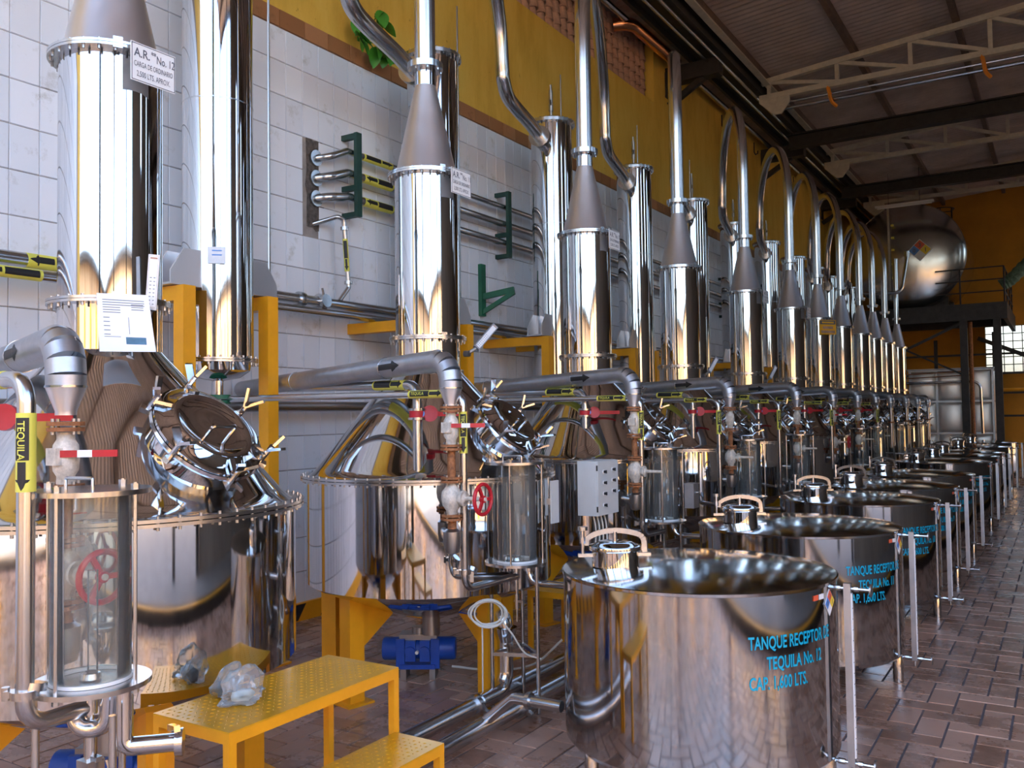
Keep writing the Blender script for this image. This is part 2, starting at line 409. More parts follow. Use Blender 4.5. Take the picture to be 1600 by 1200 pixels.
# ---- end wall with a window of wired glass at the right
wx0, wx1, wz0, wz1 = -2.05, 2.5, 3.0, 4.45
g = G(); g.box(-6.3, 8, END, END+.3, -.2, wz0); g.box(-6.3, 8, END, END+.3, wz1, 10.5); g.box(-6.3, wx0, END, END+.3, wz0, wz1); g.box(wx1, 8, END, END+.3, wz0, wz1)
tag(g.build('wall_end', 'wall_orange'), 'yellow end wall behind the raised tank', 'wall', kind='structure')
win = T('window_1', 'long window of small wired panes low in the end wall', 'window', (0, END+.1, 0)); win['kind'] = 'structure'
nx, nz = 18, 6; pw, ph = (wx1-wx0)/nx, (wz1-wz0)/nz
gp = G(); gp.box(-pw/2, pw/2, -.004, .004, -ph/2, ph/2); mp_ = gp.mesh('pane', 'pane')
for i in range(nx):
    for j in range(nz): obj('pane', mp_, win, (wx0+(i+.5)*pw, 0, wz0+(j+.5)*ph))
g = G()
for i in range(nx+1): g.box(wx0+i*pw-.012, wx0+i*pw+.012, -.02, .02, wz0, wz1)
for j in range(nz+1): g.box(wx0, wx1, -.022, .022, wz0+j*ph-.012, wz0+j*ph+.012)
g.build('window_bars', 'dark_iron', win)
# ---- right side: wall beyond the open bays
g = G(); g.box(4.5, 4.8, 4.6, 25.2, -.2, 5.6); g.box(4.5, 4.8, 29.8, END+.3, -.2, 5.6); g.box(4.5, 4.8, 25.2, 29.8, 4.6, 5.6); g.box(4.5, 4.8, 4.6, END+.3, 8.0, 9.4)
for k in range(7): g.box(4.5, 4.8, 4.6+k*4.0, 7.8+k*4.0, 5.6, 8.0)
tag(g.build('wall_right', 'wall_right'), 'dull grey wall with high openings along the right side', 'wall', kind='structure')
g = G(); g.box(14, 15, -16, 40, -.2, 5.6); g.box(-25, 14, -15, -14, -.2, 5.2)
fac = tag(g.build('wall_opposite', 'facade'), 'warm coloured building across the yard', 'building', kind='structure')
for k in range(13):
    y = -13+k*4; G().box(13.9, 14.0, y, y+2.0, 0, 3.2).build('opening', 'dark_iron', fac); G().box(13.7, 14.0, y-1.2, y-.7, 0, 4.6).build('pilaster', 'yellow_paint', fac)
for k in range(9):
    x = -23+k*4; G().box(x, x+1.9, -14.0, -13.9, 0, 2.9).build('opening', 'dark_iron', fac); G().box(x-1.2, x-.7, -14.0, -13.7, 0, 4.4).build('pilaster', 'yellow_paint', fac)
g = G(); g.box(13.6, 15.2, -16, 40, 5.6, 5.8); g.box(-25, 15, -15.2, -13.6, 5.2, 5.4); g.build('cornice', 'dark_iron', fac)
for k, (x, y) in enumerate(((4.5, -1.8), (4.5, 2.4), (4.5, 4.4), (-.9, -1.9))):
    tag(G().box(x-.11, x+.11, y-.11, y+.11, -.05, roof_z(x)+.1).build('roof_post', 'dark_iron'), ('first', 'second', 'third', 'front edge')[k]+' dark post carrying the roof on the open side', 'post', 'roof posts')
# ---- roof: corrugated sheet, one object per bay between purlins
ceil = T('ceiling', 'dark corrugated sheet roof sloping up to the right', 'roof'); ceil['kind'] = 'structure'
edges = [-6.6, -4.75, -3.1, -1.4, .3, 2.0, 3.7, 5.4]
YR0, YR1 = -2.0, END+.2
for k in range(len(edges)-1):
    x0, x1 = edges[k], edges[k+1]; g = G(); n = int((YR1-YR0)/.0275); vs = []; fs = []
    for i in range(n+1):
        y = YR0+i*.0275; dz = .022*math.cos(2*PI*y/.165)
        vs += [(x0, y, roof_z(x0)+.12+dz), (x1+.05, y, roof_z(x1+.05)+.12+dz)]
    fs = [(2*i, 2*i+1, 2*i+3, 2*i+2) for i in range(n)]
    g.add(vs, fs); g.add([(a, b, c_+.01) for a, b, c_ in vs], [f[::-1] for f in fs]); g.build('roof_sheet', 'roof_sheet', ceil, ang=60)
for x in edges[1:]:
    g = G(); g.box(x-.05, x+.05, YR0, YR1, roof_z(x)-.04, roof_z(x)+.095); g.build('purlin', 'purlin', ceil)
# ---- roof trusses
def truss(y, label):
    t = T('roof_truss', label, 'truss', (0, y, 0), 'white roof trusses'); zb = 7.95
    def zt(x): return roof_z(x)-.1
    G().bar((-4.85, 0, zt(-4.85)), (4.6, 0, zt(4.6)), .11, .1).build('top_chord', 'truss_paint', t)
    G().bar((-4.62, 0, zb), (4.6, 0, zb), .11, .1).build('bottom_chord', 'truss_paint', t)
    xs = [-4.66+1.26*i for i in range(8)]
    for i, x in enumerate(xs):
        G().bar((x, 0, zb), (x, 0, zt(x)), .07, .07, (1, 0, 0)).build('vertical', 'truss_paint', t)
        if i < 7: G().bar((x, 0, zt(x)-.02), (xs[i+1], 0, zb+.03), .07, .07).build('diagonal', 'truss_paint', t)
    G().prism([(-.3, .1), (.28, .1), (.28, -.12), (.12, -.32), (-.02, -.32), (-.3, -.05)], .04, Matrix(((1, 0, 0, -4.55), (0, 0, 1, -.02), (0, 1, 0, zb-.05), (0, 0, 0, 1)))).build('end_plate', 'truss_paint', t)
truss(17.07, 'white steel truss nearest the camera, with a pipe hung under it')
truss(22.6, 'white steel truss in the middle, second from the camera')
truss(27.6, 'white steel truss farthest back, above the raised tank')
# ---- eaves: dark girder along the wall, brackets, pipes, white angle
g = G(); g.box(-5.42, -5.36, -1, END, 8.03, 8.3); g.box(-4.86, -4.80, -1, END, 8.03, 8.3); g.box(-5.42, -4.8, -1, END, 8.14, 8.18)
tag(g.build('eaves_girder', 'dark_iron'), 'long dark steel girder under the eaves above the yellow wall', 'girder')
for k, y in enumerate((14.9, 20.8, 26.8)):
    t = T('girder_bracket', ['dark bracket under the girder beside the clay tile screen', 'dark bracket under the girder, middle one on the yellow wall', 'dark bracket under the girder nearest the raised tank'][k], 'bracket', (0, y, 0), 'girder brackets')
    G().box(WX, -4.9, -.12, .12, 7.75, 8.03).build('arm', 'dark_iron', t)
    G().bar((WX+.02, 0, 7.38), (-5.2, 0, 7.76), .1, .1).build('brace', 'dark_iron', t)
    G().box(WX, WX+.03, -.14, .14, 7.5, 7.95).build('wall_plate', 'dark_iron', t)
for x, z, r, lab in ((-5.66, 8.06, .05, 'steel conduit pipe closest to the wall under the eaves'), (-5.1, 7.99, .03, 'thin bright conduit pipe under the dark eaves girder'), (-4.9, 7.98, .03, 'thin bright conduit pipe on the outer side of the eaves girder')):
    tag(G().tube([(x, 4, z), (x, END-.4, z)], r, 10).build('conduit_pipe', 'pipe_steel'), lab, 'pipe', 'eaves conduits')
g = G(); g.box(-4.74, -4.62, 6, END-.1, 8.17, 8.20); g.box(-4.74, -4.71, 6, END-.1, 8.20, 8.28)
tag(g.build('eaves_angle', 'truss_paint'), 'white steel angle along the lower edge of the roof', 'angle')
# hanging hooks under the eaves
for k, y in enumerate((17.4, 19.6, 23.0, 25.2)):
    g = G(); g.tube([(-5.72, y, 7.9), (-5.72, y, 7.68), (-5.69, y, 7.62), (-5.64, y, 7.64), (-5.64, y, 7.70)], .014, 6)
    tag(g.build('wall_hook', 'dark_iron'), ORD[k].replace('nearest', 'first')+' dark hook from the clay screen along the top of the yellow wall', 'hook', 'eaves hooks')
# large copper-coloured duct elbow at the clay screen
t = T('duct_elbow', 'copper coloured pipe elbow coming out of the clay tile screen', 'duct', (0, 0, 0))
G().tube(path([(-5.86, 12.6, 8.0), (-5.62, 12.7, 8.02), (-5.6, 14.6, 8.02)], .28, 8), .10, 14).build('pipe', 'copper', t)
# ---- overhead pipe on truss, cross beams, lamp
t = T('overhead_pipe', 'bright steel pipe hung below the nearest white truss', 'pipe', (0, 17.2, 0))
G().tube([(-4.5, 0, 7.72), (4.4, 0, 7.72)], .035, 10).build('pipe', 'pipe_steel', t)
G().tube([(-4.5, -.1, 7.80), (4.4, -.1, 7.80)], .02, 8).build('pipe', 'pipe_steel', t)
for x in (-3.55, -1.0):
    G().tube(spline([(x-.05, -.13, 8.0), (x, -.16, 7.85), (x+.03, -.08, 7.66), (x+.1, .02, 7.58)], 4), .035, 6).build('clip', 'orange_clip', t)
for y, lab in ((19.8, 'dark I-beam across the hall behind the nearest white truss'), (25.3, 'dark I-beam across the hall in front of the farthest truss')):
    g = G(); g.box(-5, 4.5, y-.11, y+.11, 7.95, 7.98); g.box(-5, 4.5, y-.11, y+.11, 7.67, 7.70); g.box(-5, 4.5, y-.012, y+.012, 7.7, 7.95)
    tag(g.build('cross_beam', 'dark_iron'), lab, 'beam', 'dark cross beams')
t = T('tube_lamp', 'unlit fluorescent tube lamp hung below the farthest truss', 'lamp', (-3.6, 26.5, 7.55))
G().box(-.75, .75, -.07, .07, 0, .05).build('housing', 'sign_white', t)
for s in (-1, 1): G().tube([(-.7, .04*s, -.02), (.7, .04*s, -.02)], .016, 8).build('tube', 'sign_white', t)
G().tube([(-.4, 0, .05), (-.4, 0, .93)], .006, 5).build('hanger', 'dark_iron', t); G().tube([(.4, 0, .05), (.4, 0, 1.0)], .006, 5).build('hanger', 'dark_iron', t)
# ================================================================== the distillery
SX = -3.745
SY = [2.50, 4.92, 7.36, 9.72, 12.24, 14.68, 16.59, 18.56, 20.54, 22.09, 23.76, 25.6]
CX = -5.12
CY = [4.26, 6.84, 9.20, 11.60, 13.94, 16.10, 18.26, 20.4, 22.2, 23.9, 25.5, 26.35]
NUM = list(range(12, 0, -1))
def bolts(g, r, z0, z1, n, rb=.008, a0=0, sides=6):
    for k in range(n):
        a = 2*PI*(k+a0)/n; g.cyl(rb, z0, z1, sides, Matrix.Translation((r*math.cos(a), r*math.sin(a), 0)))
# ---------------- pot still
def make_still():
    t = T('pot_still', '', 'still', (0, 0, 0), 'row of pot stills')
    G().lathe([(.12, .50), (.30, .545), (.60, .66), (.78, .735), (.83, .765), (.83, 1.445)], 72).build('pot', 'mirror', t)
    fl = G(); fl.lathe([(.82, 1.443), (.87, 1.443), (.87, 1.457), (.82, 1.457)], 72); fl.lathe([(.82, 1.461), (.87, 1.461), (.87, 1.475), (.78, 1.475)], 72)
    f = fl.build('pot_flange', 'pipe_steel', t); g = G(); bolts(g, .853, 1.429, 1.486, 64, .0065); g.build('flange_bolts', 'dull_steel', f, kind='stuff')
    G().lathe([(.815, 1.474), (.795, 1.485), (.76, 1.52), (.70, 1.59), (.566, 1.76), (.433, 1.935), (.30, 2.085), (.245, 2.145), (.224, 2.17)], 72).build('dome', 'mirror', t, ang=50)
    G().lathe([(.2235, 2.165), (.2235, 2.38)], 48).build('column_base', 'mirror', t)
    def cflange(z, name):
        g = G(); g.lathe([(.2, z-.013), (.27, z-.013), (.27, z-.001), (.2, z-.001)], 48); g.lathe([(.2, z+.001), (.27, z+.001), (.27, z+.013), (.2, z+.013)], 48)
        f = g.build(name, 'pipe_steel', t); g = G(); bolts(g, .254, z-.03, z+.022, 24, .007); g.build('flange_bolts', 'dull_steel', f, kind='stuff')
        G().box(-.02, .02, -.268, -.262, z-.02, z+.03, Matrix.Rotation(R(62), 4, 'Z')).build('earth_lug', 'pipe_steel', f)
    cflange(2.39, 'column_flange')
    G().lathe([(.2235, 2.40), (.2235, 3.515)], 48).build('column', 'mirror', t)
    cflange(3.527, 'column_flange')
    G().lathe([(.222, 3.54), (.212, 3.555), (.074, 4.17)], 48).build('reducer_cone', 'cone_steel', t)
    G().lathe([(.074, 4.165), (.074, 4.30)], 32).build('neck', 'mirror', t)
    f = G().lathe([(.07, 4.288), (.125, 4.288), (.125, 4.312), (.07, 4.312)], 32).build('neck_flange', 'pipe_steel', t)
    g = G(); bolts(g, .108, 4.272, 4.328, 8, .009); g.build('flange_bolts', 'pipe_steel', f, kind='stuff')
    # manway on the dome, looking out and up towards the walkway
    az = R(3); cA, sA = math.cos(az), math.sin(az)
    nrm = Vector((.74*cA, .74*sA, .67)); base = Vector((.53*cA, .53*sA, 1.70)); M = frame(base, nrm, (-sA, cA, 0))
    mw = G().lathe([(.245, -.16), (.228, .02), (.222, .12)], 40, M).build('manway', 'mirror', t)
    G().lathe([(.215, .118), (.252, .118), (.258, .13), (.252, .142), (.215, .142)], 40, M).build('rim', 'mirror_pipe', mw)
    G().lathe([(.25, .146), (.25, .158), (.215, .166), (.185, .19), (.172, .196), (.155, .186), (.10, .182), (.0005, .185)], 40, M).build('lid', 'mirror', mw, ang=60)
    for k in range(6):
        a = 2*PI*k/6+.4; Mk = M @ Matrix.Rotation(a, 4, 'Z') @ Matrix.Translation((.262, 0, .14))
        g = G(); g.cyl(.012, -.03, .085, 8, Mk); g.box(-.03, .03, -.014, .014, -.035, -.012, Mk)
        g.bar(Mk @ Vector((0, 0, .055)), Mk @ Vector((.03, .045, .125)), .03, .012); g.bar(Mk @ Vector((0, 0, .055)), Mk @ Vector((.03, -.045, .125)), .03, .012)
        g.bar(Mk @ Vector((0, 0, .03)), Mk @ Vector((-.07, 0, .05)), .022, .014)
        g.build('wing_clamp', 'mirror_pipe', mw)
    g = G(); g.tube(path([M @ Vector((-.07, -.05, .18)), M @ Vector((-.07, -.05, .24)), M @ Vector((.06, -.05, .24)), M @ Vector((.06, -.05, .18))], .015, 3), .008, 8); g.build('lid_handle', 'mirror_pipe', mw)
    for a, r in ((258, .66), (341, .66), (196, .75), (78, .70)):
        ca, sa = math.cos(R(a)), math.sin(R(a)); Mz = Matrix.Translation((r*ca, r*sa, 0)) @ Matrix.Rotation(R(a), 4, 'Z')
        zt = .735
        lg = G().box(-.055, .055, -.055, .055, FZ+.012, zt, Mz).build('leg', 'yellow_paint', t)
        G().prism([(-.05, .76-.06), (-.05, .36), (-.36, .585)], .012, Mz @ Matrix(((1, 0, 0, 0), (0, 0, -1, 0), (0, 1, 0, 0), (0, 0, 0, 1)))).build('gusset', 'yellow_paint', lg)
        G().box(-.1, .1, -.1, .1, FZ, FZ+.014, Mz).build('base_plate', 'yellow_paint', lg)
    G().cyl(.06, .36, .5, 20).build('drain_neck', 'dull_steel', t)
    return t
# ---------------- condenser and its frame
def make_condenser():
    t = T('condenser', '', 'condenser', (0, 0, 0), 'condensers along the wall')
    G().lathe([(.245, 2.285), (.245, 5.32)], 48).build('shell', 'mirror', t)
    G().lathe([(.2445, 4.098), (.2465, 4.10), (.2465, 4.108), (.2445, 4.11)], 48).build('weld_seam', 'pipe_steel', t)
    g = G(); g.lathe([(.2, 2.255), (.275, 2.255), (.275, 2.268), (.2, 2.268)], 48); g.lathe([(.2, 2.272), (.275, 2.272), (.275, 2.285), (.2, 2.285)], 48)
    f = g.build('bottom_flange', 'pipe_steel', t); g = G(); bolts(g, .262, 2.236, 2.30, 20, .0075); g.build('flange_bolts', 'dull_steel', f, kind='stuff')
    G().lathe([(.23, 2.256), (.22, 2.20), (.15, 2.15), (.04, 2.13)], 40).build('bottom_dish', 'mirror', t)
    G().cyl(.035, 2.02, 2.14, 16).build('outlet', 'mirror_pipe', t)
    gf = G().cyl(.085, 2.0, 2.03, 20); gf.cyl(.085, 1.965, 1.99, 20); gf.build('green_flange', 'green', t)
    g = G(); g.lathe([(.2, 5.31), (.285, 5.31), (.285, 5.345), (.24, 5.37), (.12, 5.395), (.0005, 5.40)], 48)
    f = g.build('top_cover', 'pipe_steel', t); g = G(); bolts(g, .268, 5.292, 5.36, 24, .009); g.build('flange_bolts', 'pipe_steel', f, kind='stuff')
    v = G(); v.cyl(.018, 5.39, 5.62, 10); v.cyl(.028, 5.5, 5.58, 10); v.cyl(.024, 5.60, 5.75, 10); v.cyl(.015, 5.75, 5.82, 8); v.bar((0, 0, 5.56), (.05, -.1, 5.60), .018, .012)
    v.build('vent_valve', 'dull_steel', t)
    # inlet branch towards the camera side
    a = Vector((0, -.1, 5.0)); b = Vector((.08, -.40, 5.06))
    br = G().tube([a, b], .08, 24).build('inlet_branch', 'mirror_pipe', t); dr = (b-a).normalized()
    G().cyl(.125, -.014, .014, 28, frame(b, dr)).build('inlet_flange', 'pipe_steel', br)
    for s in (-1, 1):
        g = G(); g.prism([(.2, 2.78), (.47, 2.78), (.47, 2.86), (.36, 3.02), (.2, 3.02)], .012, Matrix(((0, 0, 1, -.09), (s, 0, 0, 0), (0, 1, 0, 0), (0, 0, 0, 1))))
        g.prism([(.2, 2.78), (.47, 2.78), (.47, 2.86), (.36, 3.02), (.2, 3.02)], .012, Matrix(((0, 0, 1, .09), (s, 0, 0, 0), (0, 1, 0, 0), (0, 0, 0, 1))))
        g.box(-.1, .1, min(.2*s, .47*s), max(.2*s, .47*s), 2.765, 2.78); g.build('support_bracket', 'cone_steel', t)
    return t
def make_frame():
    t = T('steel_gantry', '', 'gantry', (0, 0, 0), 'yellow gantries')
    for s in (-1, 1):
        y = .37*s
        G().box(.06, .16, y-.05, y+.05, FZ, 2.66).build('post', 'yellow_paint', t)
        G().box(WX+.02-CX, .16, y-.05, y+.05, 2.66, 2.76).build('arm', 'yellow_paint', t)
        G().box(.0, .22, y-.11, y+.11, FZ, FZ+.015).build('base_plate', 'yellow_paint', t)
    return t
s0 = make_still(); c0 = make_condenser(); f0 = make_frame()
SIGNED = ['carrying the No. %d sign' % n for n in NUM]
for n, y in enumerate(SY):
    lab = 'stainless pot still with tall polished column, '+place(n)
    s = 1 if n < 6 else .9
    if n == 0: s0.location = (SX, y, 0); s0['label'] = lab
    else: again(s0, (SX, y, 0), lab, (s, s, 1) if s != 1 else None)
for n, y in enumerate(CY):
    lab = 'tall polished condenser column by the tiled wall, '+place(n); lf = 'yellow steel gantry holding the condenser '+place(n)
    if n == 0: c0.location = f0.location = (CX, y, 0); c0['label'] = lab; f0['label'] = lf
    else:
        again(c0, (CX, y, 0), lab)
        if n < 8: again(f0, (CX, y, 0), lf)
f0.location.x = CX
# nameplate on the nearest condenser
G_np = G().box(-.06, .06, -.003, .003, 0, .115); 
np_ = G_np.build('name_plate', 'lagging', None, (CX+.19, CY[0]-.17, 2.93)); np_.rotation_euler = (0, 0, R(42)); tag(np_, 'small metal name plate on the nearest condenser', 'plate')
g = G()
for k, z in enumerate((.085, .055)): g.box(-.03, .035, -.0045, -.003, z, z+.008)
g.build('print', 'haz_blue', np_)
# ---------------- swan necks: still n to condenser n+1
for n in range(11):
    y0 = SY[n]; yc = CY[n+1]; kd = min(2.75, yc-y0-1.6); zn = 5.42
    pts = [(0, 0, 4.312), (0, 0, 4.8)]+[(-1.05*(1-math.cos(PI*k/8))/2, kd*(1-math.cos(PI*k/8))/2, zn+1.03*math.sin(PI*k/8)) for k in range(9)]
    pts += [(-1.06, kd+.04, 5.30), (-1.10, kd+.22, 5.17), (CX+.16-SX, yc-.75-y0, 5.10), (CX+.082-SX, yc-.43-y0, 5.066)]
    t = T('swan_neck', 'polished swan neck pipe arching up from the pot still '+place(n, 99), 'pipe', (SX, y0, 0), 'swan neck pipes')
    pp = spline(pts, 10); G().tube(pp, .0735, 24).build('pipe', 'swan_steel', t, ang=60)
    f = G().lathe([(.07, 4.312), (.125, 4.312), (.125, 4.332), (.07, 4.332)], 32).build('lower_flange', 'pipe_steel', t)
    e, e0 = pp[-1], pp[-2]; dr = (e-e0).normalized()
    G().cyl(.125, -.02, .0, 28, frame(e, dr)).build('end_flange', 'pipe_steel', t)
    g = G(); g.lathe([(.0735, 5.30), (.0755, 5.303), (.0755, 5.312), (.0735, 5.315)], 20); g.build('weld_ring', 'pipe_steel', t)
# the farthest still's short riser
t = T('swan_neck', 'straight riser pipe on top of the farthest pot still', 'pipe', (SX, SY[11], 0), 'swan neck pipes')
G().tube([(0, 0, 4.312), (0, 0, 5.9)], .066, 16).build('pipe', 'mirror_pipe', t); G().cyl(.11, 4.312, 4.33, 24).build('lower_flange', 'pipe_steel', t); G().cyl(.07, 5.9, 5.93, 16).build('cap', 'pipe_steel', t)
# ---------------- lagged steam pipes with their valve stacks
STY = [1.83, 4.15, 6.71, 9.17, 11.60, 14.12, 15.60, 17.75, 19.44, 21.51, 23.1, 24.9]
STX = [-3.0, -3.0, -3.0, -3.0, -2.915, -3.0, -2.92, -3.0, -3.0, -3.0, -2.97, -2.96]
def make_steam():
    t = T('steam_pipe', '', 'pipe', (0, 0, 0), 'lagged steam pipes')
    a = Vector((-2.72, .85, 2.10)); cz = Vector((0, 0, 2.185)); r = .066
    el = arc(cz, a, (0, 0, 1.0), .125, 4); dr = (el[0]-a).normalized()
    G().tube([a, el[0]], r, 24).build('horizontal_run', 'lagging', t)
    g = G()
    for i in range(len(el)-1): g.tube([el[i]-(el[i+1]-el[i])*.06, el[i+1]+(el[i+1]-el[i])*.06], r+.0015, 24, False)
    g.build('elbow', 'lagging', t)
    G().tube([el[-1], (0, 0, 2.015)], r+.001, 24).build('drop', 'lagging', t)
    G().lathe([(r+.001, 2.016), (r, 2.01), (.036, 1.93), (.036, 1.915)], 24).build('reducer', 'cone_steel', t)
    g = G(); 
    for k in (.35, .8): g.cyl(r+.003, -.006, .006, 24, frame(a.lerp(el[0], k), dr))
    g.cyl(r+.004, 2.012, 2.02, 24); g.build('bands', 'pipe_steel', t)
    Mx = frame(a.lerp(el[0], .80)-dr*0, dr, (0, -1, .3)); g = G(); v, f = arrow_poly(.24, .075); wrap_pipe(g, v, f, Mx, r+.002, R(18)); g.build('arrow_mark', 'black', t)
    return t
def flangepair(g, z, r=.062, th=.014): g.cyl(r, z-th-.003, z-.003, 20); g.cyl(r, z+.003, z+th+.003, 20)
def make_valves():
    t = T('valve_stack', '', 'valve', (0, 0, 0), 'rusty valve stacks')
    for z in (1.895, 1.675, 1.49, 1.275):
        g = G(); flangepair(g, z); f = g.build('flange', 'rust', t); g = G(); bolts(g, .048, z-.028, z+.028, 4, .007); g.build('flange_bolts', 'dull_steel', f, kind='stuff')
    b = G().lathe([(.03, 1.875), (.03, 1.85), (.042, 1.83), (.046, 1.785), (.042, 1.74), (.03, 1.72), (.03, 1.69)], 20).build('ball_valve', 'valve_paint', t)
    G().box(-.03, .03, -.055, -.03, 1.76, 1.82).build('bonnet', 'valve_paint', b)
    hd = Vector((.80, .6, 0)).normalized(); o = Vector((.01, -.05, 1.80))
    ld = G().bar(o, o+hd*.08, .008, .024).build('lever', 'red', t); G().bar(o+hd*.08, o+hd*.13, .0085, .025).build('lever_band', 'sign_white', ld); G().bar(o+hd*.13, o+hd*.215, .008, .024).build('lever_end', 'red', ld)
    G().lathe([(.024, 1.66), (.024, 1.505)], 16).build('nipple', 'rust', t)
    g = G(); g.lathe([(.03, 1.475), (.035, 1.45), (.058, 1.42), (.062, 1.385), (.055, 1.345), (.034, 1.315), (.03, 1.285)], 20)
    v = g.build('globe_valve', 'valve_paint', t)
    g = G(); Mx = frame((0, 0, 1.385), (1, 0, 0)); g.lathe([(.03, .03), (.034, .07), (.03, .09), (.014, .10), (.011, .235), (.0005, .235)], 14, Mx); g.cyl(.045, .075, .09, 16, Mx); g.build('bonnet', 'valve_paint', v)
    Mw = frame((.215, 0, 1.385), (1, 0, 0), (0, 0, 1)); g = G(); ring = [Mw @ Vector((.085*math.cos(a), .085*math.sin(a), 0)) for a in [2*PI*k/24 for k in range(25)]]
    g.tube(ring, .011, 8, False)
    for k in range(3):
        a = 2*PI*k/3+.5; g.bar(Mw @ Vector((.012*math.cos(a), .012*math.sin(a), 0)), Mw @ Vector((.082*math.cos(a), .082*math.sin(a), 0)), .018, .012, (1, 0, 0))
    g.cyl(.02, -.012, .012, 12, Mw); g.build('hand_wheel', 'red', v)
    G().lathe([(.026, 1.262), (.026, 1.20)], 16).build('nipple', 'rust', t)
    g = G(); g.lathe([(.03, 1.21), (.052, 1.195), (.052, 1.12), (.04, 1.075), (.0005, 1.06)], 20); g.build('strainer', 'dull_steel', t)
    return t
st0 = make_steam(); vs0 = make_valves()
for n, y in enumerate(STY):
    lab = 'grey lagged steam pipe with rounded elbow in front of pot still, '+place(n); lv = 'rusty valve stack with red lever under steam pipe, '+place(n)
    dz = -.04 if n == 0 else 0; x = STX[n]
    if n == 0: st0.location = (x, y, dz); st0['label'] = lab; vs0.location = (x, y, dz-.02); vs0['label'] = lv
    else:
        again(st0, (x, y, dz), lab)
        if n < 8:
            v = again(vs0, (x, y, 0), lv if n < 2 or n == 5 else 'rusty flanged valve stack under steam pipe, '+place(n))
            if n > 1 and n != 5:
                for ch in list(v.children_recursive):
                    if ch.name.split('.')[0] in ('hand_wheel', 'lever', 'lever_band', 'lever_end'): bpy.data.objects.remove(ch)
        else:
            t = T('riser_pipe', 'thin steel riser under lagged steam pipe, '+place(n), 'pipe', (x, y, 0), 'far steam risers')
            G().tube([(0, 0, 1.1), (0, 0, 1.915)], .036, 12).build('pipe', 'pipe_steel', t); G().cyl(.06, 1.6, 1.63, 16).build('flange', 'rust', t)
# elbows joining the valve stacks to the pots
for n in range(8):
    x, y = STX[n], STY[n]; c = Vector((SX, SY[n], 0)); dv = (c-Vector((x, y, 0))); dv.z = 0; dist = dv.length; dv.normalize(); rr = .83 if n < 6 else .747
    z0 = 1.14-(.06 if n == 0 else 0); p = Vector((x, y, z0)); q = c-dv*(rr-.02); q.z = z0
    if (q-p).dot(dv) < .05: continue
    tag(G().tube([p+dv*.045, q], .03, 12).build('steam_inlet', 'dull_steel'), 'short steam inlet into the side of the pot, '+place(n), 'pipe', 'steam inlets')
# ---------------- product pipes from condenser to sight glass
GLX = -2.91
GLY = [None, 4.70, 7.08, 9.49, 11.68, 15.7, 17.3, 20.1, 23.0]
def sleeve(t, a, b, r, word=None):
    a = Vector(a); b = Vector(b); dr = (b-a).normalized(); L = (b-a).length
    s = G().tube([a, b], r+.002, 14).build('label_sleeve', 'label_yellow', t); gk = G()
    side = Vector((.55, -.8, .15)); M = frame(a, dr, side); v, f = arrow_poly(L*.36, r*1.9)
    wrap_pipe(gk, [(x+L*.62, y) for x, y in v], f, M, r+.0032, 0); gk.build('arrow_mark', 'black', s); gk = G()
    k = 5
    for i in range(k):
        t0, t1 = (-1+2*i/k)*r*.8, (-1+2*(i+1)/k)*r*.8
        wrap_pipe(gk, [(L*.06, t0), (L*.60, t0), (L*.60, t1), (L*.06, t1)], [(0, 1, 2, 3)], M, r+.003, 0)
    gk.build('black_band', 'black', s)
    if word:
        v, f = text2d(word, r*1.15, .012, 'LEFT', .95); tx = G()
        wrap_pipe(tx, [(x+L*.10, y-r*.4) for x, y in v], f, M, r+.0062, 0); tx.build('lettering', 'label_yellow', s)
def product(n, start, end, r, label, glass=None, text=True):
    """start: condenser outlet; end: (x,y) of the drop"""
    t = T('product_pipe', label, 'pipe', (end[0], end[1], 0), 'thin product pipes'); o = Vector((end[0], end[1], 0))
    ztop = 1.985; pts = [Vector(start)-o, Vector((0, 0, ztop))]
    if glass: gx, gy, gz = glass; low = gz; pts += [Vector((0, 0, low)), Vector((gx, gy, low))-o]
    else: pts += [Vector((0, 0, 1.0))]
    G().tube(path(pts, .075, 6), r, 14).build('pipe', 'pipe_steel', t, ang=60)
    p0, p1 = pts[0], pts[1]; dr = (p1-p0).normalized()
    sleeve(t, p1-dr*.40, p1-dr*.13, r, 'TEQUILA' if text else None)
    sleeve(t, (0, 0, 1.88), (0, 0, 1.64), r, 'TEQUILA' if text else None)
    if glass:
        g = G(); zc = low+.1; g.cyl(r+.014, zc-.012, zc+.012, 16, None); g.bar((.0, 0, zc), (-.05, -.03, zc), .03, .02); g.cyl(.012, zc-.02, zc+.02, 8, Matrix.Translation((-.05, -.03, 0))); 
        mid = (Vector((gx, gy, low))-o); md = mid.normalized(); g.cyl(r+.014, -.012, .012, 16, frame(md*.12+Vector((0, 0, low)), md)); g.bar(md*.12+Vector((0, 0, low)), md*.12+Vector((0, 0, low-.07)), .025, .02)
        g.build('clamp', 'pipe_steel', t)
PRY = [1.52, 4.20, 6.73, 8.66, 10.87, 13.74, 15.65, 17.6]
product(0, (-4.75, 1.62, 2.0), (-2.70, PRY[0]), .027, 'thick bright product pipe with yellow TEQUILA label at left edge', (-2.71, 1.725, .93))
for n in range(1, 8):
    gl = GLY[n] if n < len(GLY) else None
    product(n, (CX+.02, CY[n-1]+.03, 2.0), (-2.95, PRY[n]), .0225, 'thin product pipe with yellow labels dropping to sight glass, '+place(n, 99), (GLX, gl, .86) if gl and abs(gl-PRY[n]) < 1.2 else None)
